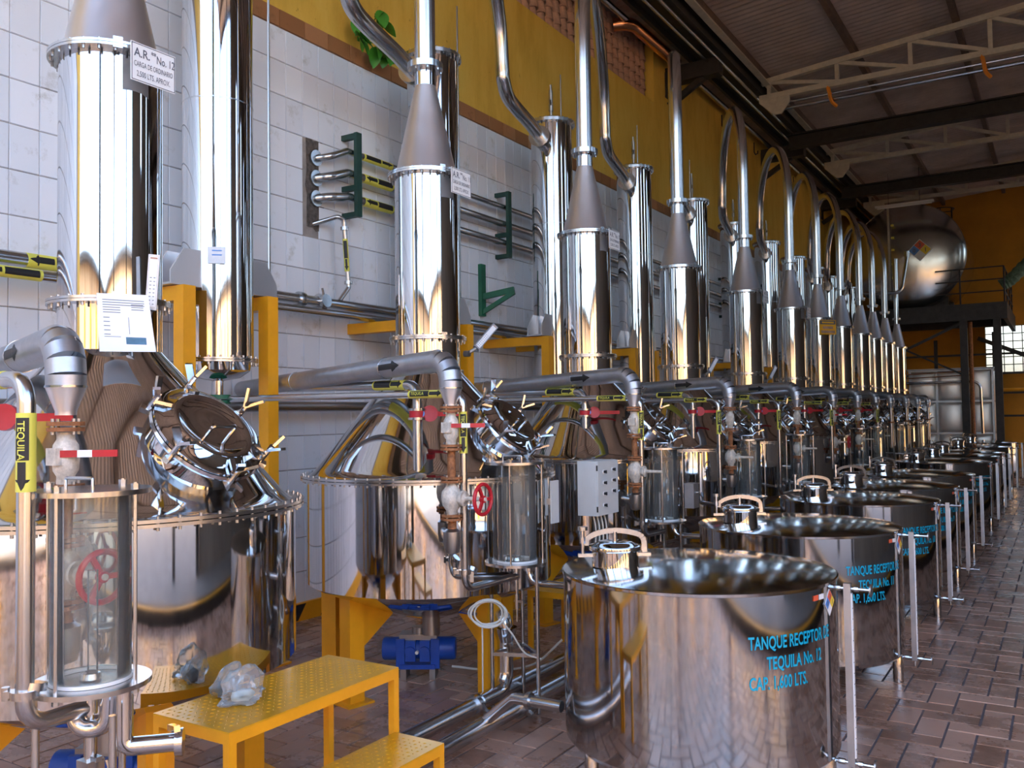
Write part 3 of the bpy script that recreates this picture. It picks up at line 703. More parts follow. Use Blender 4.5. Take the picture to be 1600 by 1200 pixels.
# ---------------- charging pipes into the domes
def make_charge():
    t = T('charging_pipe', '', 'pipe', (0, 0, 0), 'charging pipes')
    r = .030
    G().tube(path([(-2.30, .75, 2.10), (0, 0, 2.05), (0, 0, 1.47)], .09, 6), r, 16).build('pipe', 'pipe_steel', t, ang=60)
    dr = Vector((2.3, -.75, -.05)).normalized(); p1 = Vector((0, 0, 2.05)); sleeve(t, p1-dr*.48, p1-dr*.12, r)
    v = G(); v.cyl(.058, 1.835, 1.85, 20); v.cyl(.058, 1.89, 1.905, 20); v.build('valve_flange', 'pipe_steel', t)
    b = G().cyl(.05, 1.85, 1.89, 20).build('butterfly_valve', 'red', t)
    hd = Vector((.75, .66, 0)).normalized(); o = Vector((.035, .03, 1.87))
    G().bar(o, o+hd*.26, .012, .03).build('lever', 'red', b)
    fdir = Vector((.6, -.8, .1)); G().cyl(.05, .0, .03, 16, frame(o+hd*.03, fdir)).build('hub', 'red', b); G().cyl(.024, .0, .036, 12, frame(o-hd*.025, fdir)).build('hub_cap', 'haz_blue', b)
    return t
cp0 = make_charge(); CPX = [-3.40, -3.36, -3.52, -3.40, -3.42, -3.40, -3.38, -3.38]; CPY = [1.76, 4.30, 6.85, 9.14, 11.62, 13.98, 16.1, 17.98]
for n in range(8):
    lab = 'charging pipe with red lever valve entering the dome of pot still, '+place(n, 99); loc = (CPX[n], CPY[n], 0)
    if n == 0: cp0.location = loc; cp0['label'] = lab
    else: again(cp0, loc, lab)
# ---------------- sight glasses on stands
def make_glass(dz=0, rods=4, legs=True, tall=True):
    t = T('sight_glass', '', 'sight glass', (0, 0, 0), 'glass sight cylinders')
    zb, zt = .945, 1.56
    def plate(z, name):
        p = G().lathe([(.0005, z-.008), (.19, z-.008), (.19, z+.008), (.0005, z+.008)], 48).build(name, 'pipe_steel', t); return p
    tp = plate(zt, 'top_plate'); bp = plate(zb, 'bottom_plate')
    g = G(); g.lathe([(.126, zb+.008), (.126, zt-.008)], 48); g.lathe([(.120, zt-.008), (.120, zb+.008)], 48); g.build('glass_cylinder', 'glass', t)
    G().lathe([(.130, zb+.009), (.130, zb+.02), (.117, zb+.02), (.117, zb+.009)], 40).build('gasket', 'white_ceramic', bp)
    for k in range(rods):
        a = 2*PI*k/rods+R(20); x, y = .166*math.cos(a), .166*math.sin(a)
        rd = G().cyl(.0065, zb, zt+.03, 8, Matrix.Translation((x, y, 0))).build('tie_rod', 'pipe_steel', t)
        g = G(); g.cyl(.014, zt+.008, zt+.026, 6, Matrix.Translation((x, y, 0))); g.cyl(.012, zb-.026, zb-.008, 6, Matrix.Translation((x, y, 0))); g.build('nut', 'pipe_steel', rd)
    G().tube(path([(-.05, -.06, zt), (-.05, -.06, zt+.045), (.07, -.04, zt+.045), (.07, -.04, zt)], .006, 2), .006, 8).build('handle', 'pipe_steel', tp)
    G().tube([(0.01, 0, zb), (.01, 0, zb+.36)], .017, 14).build('inner_tube', 'glass', t)
    G().lathe([(.02, zb+.01), (.035, zb+.012), (.03, zb+.03), (.018, zb+.035)], 14).build('inner_socket', 'pipe_steel', t)
    if legs:
        L = [(.165*math.cos(R(a)), .165*math.sin(R(a))) for a in (230, 350, 110)]
        for x, y in L: G().cyl(.0125, FZ, zb-.008, 12, Matrix.Translation((x, y, 0))).build('leg', 'pipe_steel', t)
        for i in range(3):
            (x, y), (x2, y2) = L[i], L[(i+1) % 3]; G().bar((x, y, .40), (x2, y2, .40), .02, .022).build('brace', 'pipe_steel', t)
    g = G(); g.cyl(.022, zb-.10, zb-.008, 14); g.build('inlet', 'mirror_pipe', t)
    g = G(); g.cyl(.010, .72, zb-.09, 8); g.cyl(.017, .66, .75, 8); g.box(-.016, .05, -.012, .012, .70, .715); g.cyl(.008, .58, .66, 8); v = g.build('sampling_cock', 'pipe_steel', t)
    return t
gl0 = make_glass()
glab = 'clear glass sight cylinder between steel plates on a stand, '
gl0.location = (GLX, GLY[1], 0); gl0['label'] = 'clear glass sight cylinder on three-legged stand behind tank No. 12'
for k, y in enumerate(GLY[2:]): again(gl0, (GLX, y, 0), glab+place(k+2, 99))
gn = again(gl0, (-2.70, 1.735, .065), 'large clear glass sight cylinder at the left edge, nearest the camera')
gn.scale = (.97, .97, 1)
for ch in gn.children:
    if ch.name.startswith('leg'): ch.scale.z = 1; ch.location.z = -.065
# outlet elbow from glass to tank
TX = -1.63; TY = [4.38, 6.42, 8.57, 10.25, 12.2, 15.2, 17.1, 18.6, 21.5, 24.4]
for k in range(1, 5):
    y = GLY[k]; ty = TY[k-1]; dy = ty-y; xt = TX-math.sqrt(.68**2-min(.6, abs(dy*.35))**2)+.01
    t = T('outlet_pipe', 'bent steel outlet pipe from sight glass into receiver tank, '+place(k-1, 99), 'pipe', (GLX+.09, y, 0), 'outlet pipes')
    yy = y+.0; xe = TX-math.sqrt(max(.01, .68**2-(yy-ty)**2))+.02-(GLX+.09)
    G().tube(path([(0, 0, .937), (0, 0, .83), (xe, 0, .83)], .07, 6), .022, 14).build('pipe', 'mirror_pipe', t); G().cyl(.034, .90, .92, 14).build('clamp', 'pipe_steel', t)
# plumbing under the nearest sight glass
t = T('bottom_manifold', 'steel valve manifold under the nearest sight glass', 'valve', (-2.70, 1.735, .065))
G().tube(path([(-.05, -.03, .86), (-.02, -.03, .80), (.06, .02, .80), (.07, .02, .92)], .05, 5), .028, 14).build('elbow', 'mirror_pipe', t)
g = G(); g.box(-.03, .03, -.03, .03, .60, .70); g.box(-.038, .038, -.038, .038, .645, .66); g.cyl(.02, .54, .82, 12); g.build('ball_valve', 'pipe_steel', t)
G().cyl(.021, .565, .59, 12).build('seal', 'white_ceramic', t)
G().tube(path([(.055, .02, .70), (.075, .03, .64), (.075, .03, .42)], .01, 2), .006, 6).build('lever', 'pipe_steel', t)
g = G(); g.tube(path([(.10, .05, .92), (.10, .05, .74), (.22, .17, .74)], .03, 4), .03, 14); g.cyl(.045, -.012, .012, 18, frame((.22, .17, .74), (.7, .7, 0))); g.bar((.20, .15, .79), (.26, .13, .80), .02, .02); g.build('side_branch', 'mirror_pipe', t)
# ---------------- receiver tanks
def diamond(M, s, name, parent):
    o = G().prism([(0, -s), (s, 0), (0, s), (-s, 0)], .002, M).build(name, 'sign_white', parent)
    h = s*.46; q = .002
    for nm, m_, cx, cy in (('red_field', 'haz_red', 0, .47*s), ('blue_field', 'haz_blue', -.47*s, 0), ('yellow_field', 'haz_yellow', .47*s, 0)):
        G().prism([(cx, cy-h), (cx+h, cy), (cx, cy+h), (cx-h, cy)], .001, M @ Matrix.Translation((0, 0, q))).build(nm, m_, o)
    tx = G(); text_flat(tx, [('3', s*.5, .02, 'CENTER', 1, 0, .30*s), ('0', s*.5, .02, 'CENTER', 1, -.47*s, -.17*s), ('1', s*.5, .02, 'CENTER', 1, .47*s, -.17*s)], M @ Matrix.Translation((0, 0, .0032))); tx.build('numerals', 'ink', o)
    return o
def make_tank():
    t = T('receiver_tank', '', 'tank', (0, 0, 0), 'receiver tanks')
    G().lathe([(.05, .19), (.55, .205), (.66, .22), (.68, .245), (.68, 1.045)], 96).build('shell', 'tank_steel', t)
    ld = G().lathe([(.675, 1.04), (.686, 1.045), (.687, 1.058), (.680, 1.061), (.60, 1.073), (.45, 1.090), (.25, 1.103), (.0005, 1.108)], 96).build('lid', 'lid_steel', t, ang=14)
    mx, my = -.33, -.26
    M = Matrix.Translation((mx, my, 0))
    mh = G().lathe([(.118, 1.085), (.118, 1.165)], 32, M).build('manhole', 'mirror', t)
    G().lathe([(.118, 1.165), (.134, 1.165), (.137, 1.175), (.134, 1.186), (.118, 1.188), (.095, 1.20), (.085, 1.206), (.0005, 1.208)], 32, M).build('manhole_cover', 'mirror', mh, ang=60)
    aa = Vector((.83, .56, 0)).normalized()
    def ap(s, z): return Vector((mx, my, 0))+aa*s+Vector((0, 0, z))
    g = G(); pp = spline([ap(-.15, 1.19), ap(-.14, 1.225), ap(-.08, 1.252), ap(0, 1.262), ap(.08, 1.252), ap(.14, 1.225), ap(.15, 1.15)], 4)
    for i in range(len(pp)-1): g.bar(pp[i], pp[i+1], .012, .026, (0, 0, 1))
    g.build('clamp_arm', 'pipe_steel', mh)
    g = G(); g.tube([ap(-.165, 1.13), ap(-.165, 1.27)], .009, 8); g.cyl(.026, 0, .018, 12, Matrix.Translation(ap(-.165, 1.265))); g.cyl(.016, 0, .03, 8, Matrix.Translation(ap(-.165, 1.2))); g.bar(ap(-.19, 1.14), ap(-.1, 1.14), .03, .016); g.build('clamp_bolt', 'pipe_steel', mh)
    g = G(); g.bar(ap(.1, 1.14), ap(.18, 1.14), .03, .016); g.tube([ap(0, 1.2), ap(0, 1.255)], .012, 8); g.build('hinge', 'pipe_steel', mh)
    for a in (-2, 118, 238):
        x, y = .64*math.cos(R(a)), .64*math.sin(R(a)); G().lathe([(.0005, FZ), (.034, FZ), (.034, .235), (.026, .255), (.0005, .262)], 16, Matrix.Translation((x, y, 0))).build('foot', 'mirror_pipe', t)
    # level gauge on the aisle side
    lg = G().box(.725, .757, -.017, .017, .20, 1.045).build('level_gauge', 'lagging', t)
    G().box(.757, .762, -.012, .012, .24, 1.0).build('gauge_glass', 'sign_white', lg)
    g = G(); [g.box(.7625, .764, -.012, -.004, .28+k*.05, .284+k*.05) for k in range(14)]; g.build('scale_marks', 'ink', lg)
    for z in (1.02, .215):
        g = G(); g.tube([(.66, 0, z), (.84, 0, z)], .008, 8); g.cyl(.014, .02, .05, 8, frame((.66, 0, z), (1, 0, 0))); g.cyl(.014, 0, .02, 8, frame((.77, 0, z), (1, 0, 0))); g.cyl(.008, z-.05, z, 8, Matrix.Translation((.741, 0, 0))) if z < .5 else None
        v = g.build('gauge_cock', 'pipe_steel', lg); G().cyl(.03, 0, .008, 16, frame((.84, 0, z), (1, 0, 0))).build('knob', 'dull_steel', v)
    az = R(-1); r = .681; M = frame((r*math.cos(R(-7)), r*math.sin(R(-7)), .965), (math.cos(R(-7)), math.sin(R(-7)), 0), (-math.sin(R(-7)), math.cos(R(-7)), 0))
    diamond(M, .062, 'hazard_diamond', t)
    Ms = frame((r*math.cos(R(-16)), r*math.sin(R(-16)), 1.005), (math.cos(R(-16)), math.sin(R(-16)), 0), (-math.sin(R(-16)), math.cos(R(-16)), 0))
    st = G().prism([(-.05, -.012), (-.008, -.012), (-.008, .012), (-.05, .012)], .001, Ms).build('sticker', 'haz_red', t)
    G().prism([(0, -.012), (.04, -.012), (.04, .012), (0, .012)], .001, Ms).build('sticker', 'sign_white', t)
    G().tube([(-.66, -.25, .32), (-.84, -.25, .32)], .03, 14).build('outlet', 'pipe_steel', t)
    return t
tk0 = make_tank()
for k, y in enumerate(TY):
    n = NUM[k]; lab = ('round stainless receiver tank lettered No. %d, %s' % (n, place(k, 9))) if k < 6 else 'round stainless receiver tank far down the aisle, '+place(k, 9)
    if k == 0: tk = tk0; tk.location = (TX, y, 0); tk['label'] = lab
    else: tk = again(tk0, (TX, y, 0), lab)
for k, y in enumerate(TY[:6]):
    tk = [o for o in COL.objects if o.name.startswith('receiver_tank') and o.parent is None and abs(o.location.y-y) < .01][0]
    g = G(); r = .6815; cs = .078
    for body, s0, z in (('TANQUE RECEPTOR DE', 0, .815), ('TEQUILA No. %d' % NUM[k], .085, .725), ('CAP. 1,600 LTS.', 0, .64)):
        v, f = text2d(body, cs, .02, 'LEFT', .60); wrap_cyl(g, [(s+s0, q) for s, q in v], f, r, R(-51), z)
    g.build('lettering', 'cyan', tk)
# ---------------- agitator motors under the pots
def make_motor():
    t = T('gear_motor', '', 'motor', (0, 0, 0), 'blue motors')
    M = frame((0, 0, .12), (1, 0, 0))
    G().lathe([(.0005, -.25), (.072, -.25), (.078, -.24), (.078, -.11), (.072, -.105), (.072, .11), (.078, .115), (.078, .24), (.07, .255), (.0005, .255)], 24, M).build('housing', 'blue', t)
    g = G(); g.box(-.12, .12, -.10, .10, .0, .03); g.box(-.15, -.09, -.085, -.055, 0, .2); g.box(.09, .15, -.085, -.055, 0, .2); g.build('foot_frame', 'blue', t)
    g = G(); g.box(-.085, -.015, -.092, -.06, .05, .19); g.box(.015, .085, -.092, -.06, .05, .19); g.cyl(.035, -.005, .03, 16, frame((-.05, -.085, .12), (0, -1, 0))); g.cyl(.035, -.005, .03, 16, frame((.05, -.085, .12), (0, -1, 0))); g.build('gear_case', 'blue', t)
    G().cyl(.012, .0, .03, 10, frame((0, -.10, .12), (0, -1, 0))).build('filler_cap', 'sign_white', t)
    for sx in (-.1, .1): G().box(sx-.02, sx+.02, -.09, .09, -.075, 0).build('foot', 'dull_steel', t)
    G().box(-.13, .13, -.06, .08, .19, .225).build('top_plate', 'dull_steel', t)
    g = G(); g.cyl(.05, .225, .27, 18); g.build('coupling', 'dull_steel', t)
    return t
m0 = make_motor(); m0.location = (SX-.12, SY[1]+.02, FZ+.075); m0.rotation_euler = (0, 0, R(30)); m0['label'] = 'blue gear motor under the second pot still from the camera'
m1 = again(m0, (SX-.08, SY[0]+.05, FZ+.075), 'blue gear motor under the nearest pot still, half hidden by steps')
m2 = again(m0, (SX-.1, SY[2]+.05, FZ+.075), 'blue gear motor under the third pot still from the camera')
tag(G().tube(spline([(SX+.1, SY[1]+.1, .13), (SX+.35, SY[1]+.25, .10), (SX+.55, SY[1]+.45, .12), (SX+.75, SY[1]+.5, .3)], 6), .008, 8).build('motor_cable', 'cable'), 'pale cable running from the blue motor under still No. 11', 'cable')
# ---------------- yellow steps
def tread_mesh(x0, x1, y0, y1, z):
    g = G(); g.box(x0, x1, y0, y1, z-.006, z); return g
def studs(x0, x1, y0, y1, z):
    g = G(); p = .028; i = 0; x = x0+p/2
    while x < x1-p/2:
        y = y0+p/2; j = 0
        while y < y1-p/2:
            a = R(45 if (i+j) % 2 else -45); c, s = math.cos(a)*.009, math.sin(a)*.009; c2, s2 = -math.sin(a)*.0035, math.cos(a)*.0035
            g.add([(x-c, y-s, z), (x+c2, y+s2, z), (x+c, y+s, z), (x-c2, y-s2, z), (x, y, z+.0025)], [(0, 3, 4), (3, 2, 4), (2, 1, 4), (1, 0, 4)])
            y += p; j += 1
        x += p; i += 1
    return g
def make_steps(label, tiers, loc):
    t = T('step_platform', label, 'steps', loc, 'yellow steps'); b = .032
    for x0, x1, y0, y1, z in tiers:
        tr = tread_mesh(x0, x1, y0, y1, z).build('tread', 'tread', t); studs(x0+.01, x1-.01, y0+.01, y1-.01, z).build('raised_studs', 'tread', tr, kind='stuff', ang=20)
        g = G(); g.box(x0, x1, y0, y0+b, z-.045, z-.006); g.box(x0, x1, y1-b, y1, z-.045, z-.006); g.box(x0, x0+b, y0+b, y1-b, z-.045, z-.006); g.box(x1-b, x1, y0+b, y1-b, z-.045, z-.006); g.build('rim', 'yellow_paint', t)
        for x in (x0, x1-b):
            for y in (y0, y1-b): G().box(x, x+b, y, y+b, FZ, z-.045).build('leg', 'yellow_paint', t)
    return t
make_steps('yellow two-tread step platform with bags lying on top', [(0, .41, 0, .91, .78), (.412, .67, 0, .88, .515)], (-2.87, 2.09, 0))
make_steps('small yellow step platform between the No. 11 and No. 10 stills', [(0, .45, 0, .55, .55), (.452, .72, 0, .5, .3)], (-3.45, 5.72, 0))
# ---------------- crumpled plastic bags on the upper tread
def bag(loc, rx, ry, rz, seed, label, inner, ipos, isz, tail):
    t = T('plastic_bag', label, 'bag', loc, 'plastic bags on the steps')
    n, m = 28, 16; vs = []; fs = []
    for j in range(m+1):
        ph = PI*j/m
        for i in range(n):
            th = 2*PI*i/n; dx, dy, dz = math.sin(ph)*math.cos(th), math.sin(ph)*math.sin(th), math.cos(ph)
            f = 1+.55*noise.noise(Vector((dx*1.7+seed, dy*1.7, dz*1.7)))+.22*noise.noise(Vector((dx*5+seed, dy*5, dz*5)))
            p = Vector((dx*rx*f, dy*ry*f, dz*rz*f))
            if dz > .3: p += Vector(tail)*(dz-.3)
            p.z = max(p.z+rz*.8, .002+.004*(f-.8)); vs.append(p)
    for j in range(m):
        for i in range(n): i2 = (i+1) % n; fs.append((j*n+i, (j+1)*n+i, (j+1)*n+i2, j*n+i2))
    G().add(vs, fs).build('film', 'plastic', t, ang=28)
    vs = []
    g = G()
    for j in range(9):
        ph = PI*j/8
        for i in range(12):
            th = 2*PI*i/12; dd = Vector((math.sin(ph)*math.cos(th), math.sin(ph)*math.sin(th), math.cos(ph))); f = 1+.3*noise.noise(dd*2+Vector((seed, 0, 0)))
            vs.append((ipos[0]+dd.x*isz[0]*f, ipos[1]+dd.y*isz[1]*f, max(.005, ipos[2]+dd.z*isz[2]*f)))
    g.add(vs, [(j*12+i, (j+1)*12+i, (j+1)*12+(i+1) % 12, j*12+(i+1) % 12) for j in range(8) for i in range(12)]); g.build('contents', inner, t, ang=60)
bag((-2.68, 2.34, .782), .07, .085, .04, 3.1, 'clear plastic bag with pale blue contents on the yellow steps', 'pale_blue', (0, 0, .025), (.04, .05, .02), (-.02, .03, .08))
bag((-2.79, 2.36, .782), .05, .06, .045, 8.4, 'clear plastic bag with dark contents on the yellow steps', 'dark_cloth', (-.012, -.012, .032), (.03, .03, .028), (.0, .05, .05))
# ---------------- floor pipes
for x, lab, y0, y1 in ((-3.02, 'thick steel floor pipe closer to the stills', 2.2, 24), (-2.78, 'thick steel floor pipe closer to the receiver tanks', 2.2, 24)):
    t = T('floor_pipe', lab, 'pipe', (x, 0, .14), 'floor pipes'); G().tube([(0, y0, 0), (0, y1, 0)], .047, 18).build('pipe', 'pipe_steel', t)
    for y in (4.38, 6.7, 9.1, 11.5):
        g = G(); g.cyl(.062, -.016, .016, 20, frame((0, y+(0 if x < -2.9 else .1), 0), (0, 1, 0))); g.bar((.05, y+(0 if x < -2.9 else .1), .02), (.085, y+(0 if x < -2.9 else .1), -.02), .022, .018); g.cyl(.014, 0, .03, 10, frame((.085, y+(0 if x < -2.9 else .1)-.015, -.025), (0, 1, 0))); g.build('clamp', 'pipe_steel', t)
    for y in (3.0, 8.0, 13, 18): G().box(-.02, .02, y-.02, y+.02, FZ-.14, -.045).build('support', 'pipe_steel', t)
t = T('pot_drain', 'bent steel drain pipe with reducer behind the No. 12 tank stand', 'pipe', (-3.02, 4.45, 0))
G().tube(path([(0, -.02, .145), (0, .28, .145), (0, .28, .46)], .12, 6), .05, 18).build('elbow', 'mirror_pipe', t)
G().lathe([(.05, .44), (.07, .50), (.075, .53)], 20, Matrix.Translation((0, .28, 0))).build('reducer', 'mirror_pipe', t)
g = G(); g.tube(path([(0, .28, .53), (0, .28, .60), (-.5, .40, .60)], .06, 4), .05, 16); g.build('drain_run', 'mirror_pipe', t)
for k, (ty) in enumerate(TY[:4]):
    t = T('tank_outlet', 'short steel outlet from receiver tank to the floor pipe, '+place(k, 99), 'pipe', (-2.47, ty-.25, .32), 'tank outlets')
    G().tube(path([(0, 0, 0), (-.12, 0, 0), (-.31, 0, -.16)], .05, 4), .03, 14).build('pipe', 'pipe_steel', t); G().cyl(.045, -.012, .012, 16, frame((-.02, 0, 0), (1, 0, 0))).build('clamp', 'pipe_steel', t)
# ---------------- hose coil hanging at the nearest stand
g = G(); random.seed(5)
for k in range(5):
    c = Vector((GLX-.09+random.uniform(-.02, .02), GLY[1]-.20+random.uniform(-.015, .01), .66)); a, b = random.uniform(.085, .12), random.uniform(.06, .085)
    g.tube([c+Vector((.55, .0, 0))*0+Vector((math.cos(q)*a*.8, math.cos(q)*a*.5+random.uniform(-.002, .002), math.sin(q)*b)) for q in [2*PI*i/24 for i in range(25)]], .0055, 6, False)
cq = Vector((GLX-.02, GLY[1]-.16, .62))
g.tube(spline([cq, cq+Vector((.06, .03, -.08)), cq+Vector((.12, .08, -.2)), cq+Vector((.20, .14, -.24))], 6), .0055, 6)
g.tube(spline([cq+Vector((-.1, -.05, -.02)), cq+Vector((-.1, -.05, -.2)), cq+Vector((-.11, -.04, -.5))], 6), .005, 6)
tag(g.build('hose_coil', 'cable'), 'coil of thin white hose hanging on the sight glass stand', 'hose')
# ---------------- electrical box
t = T('switch_box', 'pale grey switch box with seven black and white knobs', 'switch box', (-2.98, 6.0, 1.31))
G().box(-.09, .06, -.17, .17, -.2, .2).build('case', 'grey_box', t)
dr_ = G().box(.06, .08, -.168, .168, -.198, .198).build('door', 'grey_box', t)
for y, z in [(-.08, .12), (.07, .13), (-.08, .04), (.07, .05), (-.08, -.04), (.07, -.03), (-.08, -.125)]:
    k = G().cyl(.015, .0, .006, 16, frame((.08, y, z), (1, 0, 0))).build('knob', 'sign_white', dr_)
    g = G(); g.cyl(.010, .006, .022, 12, frame((.08, y, z), (1, 0, 0))); g.box(.1, .108, y-.003, y+.003, z-.012, z+.012); g.build('pointer', 'black', k)
for z in (-.15, .15): G().cyl(.006, z-.02, z+.02, 8, Matrix.Translation((.072, -.172, 0))).build('hinge', 'black', dr_)
G().box(-.04, .0, -.03, .03, -1.26, -.2).build('post', 'dull_steel', t)
for k in range(4):
    y = -.1+.06*k; G().tube(spline([(0, y, -.2), (.03, y-.02, -.32), (-.02+.02*k, -.05+.03*k, -.6), (-.01, 0.05, -.95)], 6), .006, 6).build('cable', 'cable', t)
# second grey box seen edge on, further down the row
t = T('notice_plate', 'narrow white plate fixed beside the No. 11 pot', 'plate', (SX+.87, SY[1]+.22, 1.28)); G().box(-.01, .0, -.05, .05, -.14, .14).build('plate', 'grey_box', t); G().box(-.06, -.01, -.01, .01, -.02, .02).build('stand_off', 'dull_steel', t)
# small square terminal box clipped to the third sight glass
t = T('terminal_box', 'small grey metal box clipped beside the second sight glass in the row', 'box', (GLX+.22, GLY[2]+.06, 1.16)); G().box(-.03, .05, -.06, .06, -.1, .1).build('case', 'lagging', t); G().box(-.035, .056, -.066, .066, .1, .106).build('cover', 'lagging', t); G().cyl(.012, 0, .03, 10, frame((.05, 0, .03), (1, 0, 0))).build('knob', 'dull_steel', t); G().box(-.06, -.03, -.015, .015, -.02, .02).build('clip', 'pipe_steel', t)
# ---------------- signs, thermometers, sheet of paper on the columns
MYZ = Matrix(((0, 0, 1, 0), (1, 0, 0, 0), (0, 1, 0, 0), (0, 0, 0, 1)))      # drawing plane facing +X: x->Y, y->Z
for n in range(6):
    if n == 3: continue
    t = T('column_sign', 'white sign reading A.R. No. %d, on the column ' % NUM[n]+place(n), 'sign', (SX+.285, SY[n]+.02, 3.455), 'column signs')
    G().box(-.004, 0, -.115, .115, -.09, .085).build('board', 'sign_white', t)
    tx = G(); M = Matrix.Translation((.0015, 0, 0)) @ MYZ
    text_flat(tx, [('A.R.', .056, .012, 'LEFT', .85, -.10, .022), ('**', .04, .012, 'LEFT', .8, -.014, .038), ('No. %d' % NUM[n], .052, .008, 'LEFT', .66, .014, .020), ('CARGA DE ORDINARIO', .034, .004, 'CENTER', .55, 0, -.022), ('2,500 LTS. APROX.', .036, .004, 'CENTER', .6, 0, -.066)], M)
    tx.build('lettering', 'ink', t)
    g = G(); fr = .004
    for a in ((-.112, .112, .078, .081), (-.112, .112, -.086, -.083), (-.112, -.109, -.086, .081), (.109, .112, -.086, .081)): g.box(0, .0012, *a)
    g.build('border', 'ink', t)
t = T('warning_sign', 'orange warning sign with a black band on the seventh column', 'sign', (SX+.20, SY[6]-.17, 3.36)); t.rotation_euler = (0, 0, R(-38)); G().box(-.004, 0, -.18, .18, -.13, .13).build('board', 'sign_orange', t)
G().box(0, .0015, -.165, .165, .05, .118).build('black_band', 'ink', t); G().box(.0015, .0025, -.13, .13, .07, .098).build('band_print', 'sign_orange', t); G().box(0, .0015, -.11, .11, -.03, .015).build('print', 'clay', t); G().box(0, .0015, -.15, .15, -.105, -.06).build('print', 'clay', t)
# sheet of paper in a sleeve
az = R(-24); t = T('paper_sheet', 'printed white sheet in a plastic sleeve hung on the No. 12 column', 'paper', (SX+.285*math.cos(az), SY[0]+.285*math.sin(az), 2.405))
nrm = Vector((math.cos(az)*.94, math.sin(az)*.94, .34)).normalized(); M = frame((0, 0, 0), nrm, (-math.sin(az), math.cos(az), 0))
G().prism([(-.105, 0), (.105, .005), (.118, -.27), (-.108, -.275)], .002, M).build('sheet', 'paper', t)
g = G()
for k in range(6): g.box(-.085, -.085+(.17 if k < 3 else .07), -.03-.012*k, -.027-.012*k, .0012, .0016, M)
for k in range(5): g.box(-.085, -.06, -.115-.02*k, -.112-.02*k, .0012, .0016, M)
for k in range(3): g.box(.03, .08, -.05-.012*k, -.047-.012*k, .0012, .0016, M)
g.box(-.085, -.02, -.205, -.203, .0012, .0016, M); g.box(.015, .017, -.11, -.19, .0012, .0016, M); g.build('print', 'ink', t)
G().box(.0, .082, -.238, -.205, .0012, .0018, M).build('photo_print', 'blue_cloth', t)
def thermo(label, loc, dirv, L=.25):
    t = T('thermometer', label, 'thermometer', loc, 'column thermometers'); dv = Vector(dirv).normalized(); side = Vector((.75, -.66, .1)); M = frame((0, 0, 0), dv, side)
    G().box(-.012, .012, -.024, .024, .06, .06+L, M).build('case', 'lagging', t)
    G().box(.012, .0135, -.017, .017, .075, .05+L, M).build('scale', 'sign_white', t)
    g = G(); [g.box(.0135, .0145, -.012, -.004, .085+.017*k, .088+.017*k, M) for k in range(8)]; [g.box(.0135, .0145, .004, .011, .085+.017*k, .088+.017*k, M) for k in range(8)]; g.build('scale_marks', 'ink', t)
    G().box(.0135, .0148, -.015, .015, .04+L, .057+L-.01, M).build('top_tab', 'clay', t)
    G().tube([(-.04, 0, 0) if True else 0, tuple(dv*.06)], .012, 10).build('stem', 'dull_steel', t)
    G().cyl(.022, -.03, .012, 8, frame((-.03, 0, 0), (1, 0, 0))).build('union', 'dull_steel', t)
thermo('upright thermometer on the No. 12 column above the manway', (SX+.26, SY[0]+.02, 2.29), (.08, .02, 1))
thermo('slanted thermometer beside the No. 11 column', (SX+.25, SY[1]+.17, 2.29), (.1, .75, .62), .27)
thermo('slanted thermometer beside the fourth column', (SX+.25, SY[3]+.17, 2.29), (.1, .75, .62), .27)
thermo('slanted thermometer beside the fifth column', (SX+.25, SY[4]+.17, 2.29), (.1, .75, .62), .27)
# ---------------- pipes along the tiled wall
def wallpipe(name, label, pts, r, m='pipe_steel', labels=(), clamps=()):
    t = T(name, label, 'pipe', (0, 0, 0), 'pipes along the tiled wall'); G().tube(path(pts, max(.1, r*2.2), 5) if len(pts) > 2 else pts, r, 16).build('pipe', m, t, ang=60)
    for y0, y1, z, x, rev, word in labels:
        g = G(); gk = G(); gb_ = G(); tx = G(); a, b = ((x, y1, z), (x, y0, z)) if rev else ((x, y0, z), (x, y1, z))
        aV, bV = Vector(a), Vector(b); dr = (bV-aV).normalized(); L = (bV-aV).length; g.tube([aV, bV], r+.002, 16)
        M = frame(aV, dr, (1, 0, .1)); v, f = arrow_poly(L*.38, r*1.8); wrap_pipe(gk, [(p+L*.6, q) for p, q in v], f, M, r+.0032)
        for i in range(6): t0, t1 = (-1+2*i/6)*r*.7, (-1+2*(i+1)/6)*r*.7; wrap_pipe(gb_, [(L*.05, t0), (L*.56, t0), (L*.56, t1), (L*.05, t1)], [(0, 1, 2, 3)], M, r+.003)
        if not word:
            s = g.build('label_sleeve', 'label_yellow', t); gk.build('arrow_mark', 'black', s); gb_.build('black_band', 'black', s); continue
        v, f = text2d(word, r*1.2, .012, 'LEFT', .8); wrap_pipe(tx, [(L*.55-p if rev else p+L*.08, (r*.4-q) if rev else q-r*.4) for p, q in v], f, M, r+.0068)
        s = g.build('label_sleeve', 'label_yellow', t); gk.build('arrow_mark', 'black', s); gb_.build('black_band', 'black', s); tx.build('lettering', 'label_yellow', s)
    for y, z, x in clamps:
        g = G(); Mc = frame((x, y, z), (0, 1, 0)); g.cyl(r+.018, -.03, -.004, 18, Mc); g.cyl(r+.018, .004, .03, 18, Mc); g.build('coupling', 'pipe_steel', t)
    return t
wallpipe('header_pipe', 'upper long header pipe running the length of the tiled wall', [(-5.66, -2, 2.90), (-5.66, 27, 2.90)], .048, labels=((3.17, 3.60, 2.90, -5.66, True, 'MOSTO'),), clamps=((5.6, 2.90, -5.66), (8.1, 2.9, -5.66)))
wallpipe('header_pipe', 'lower long header pipe on the yellow arms along the wall', [(-5.60, -2, 2.80), (-5.60, 27, 2.80)], .036, labels=((2.80, 3.24, 2.80, -5.60, True, ''),))
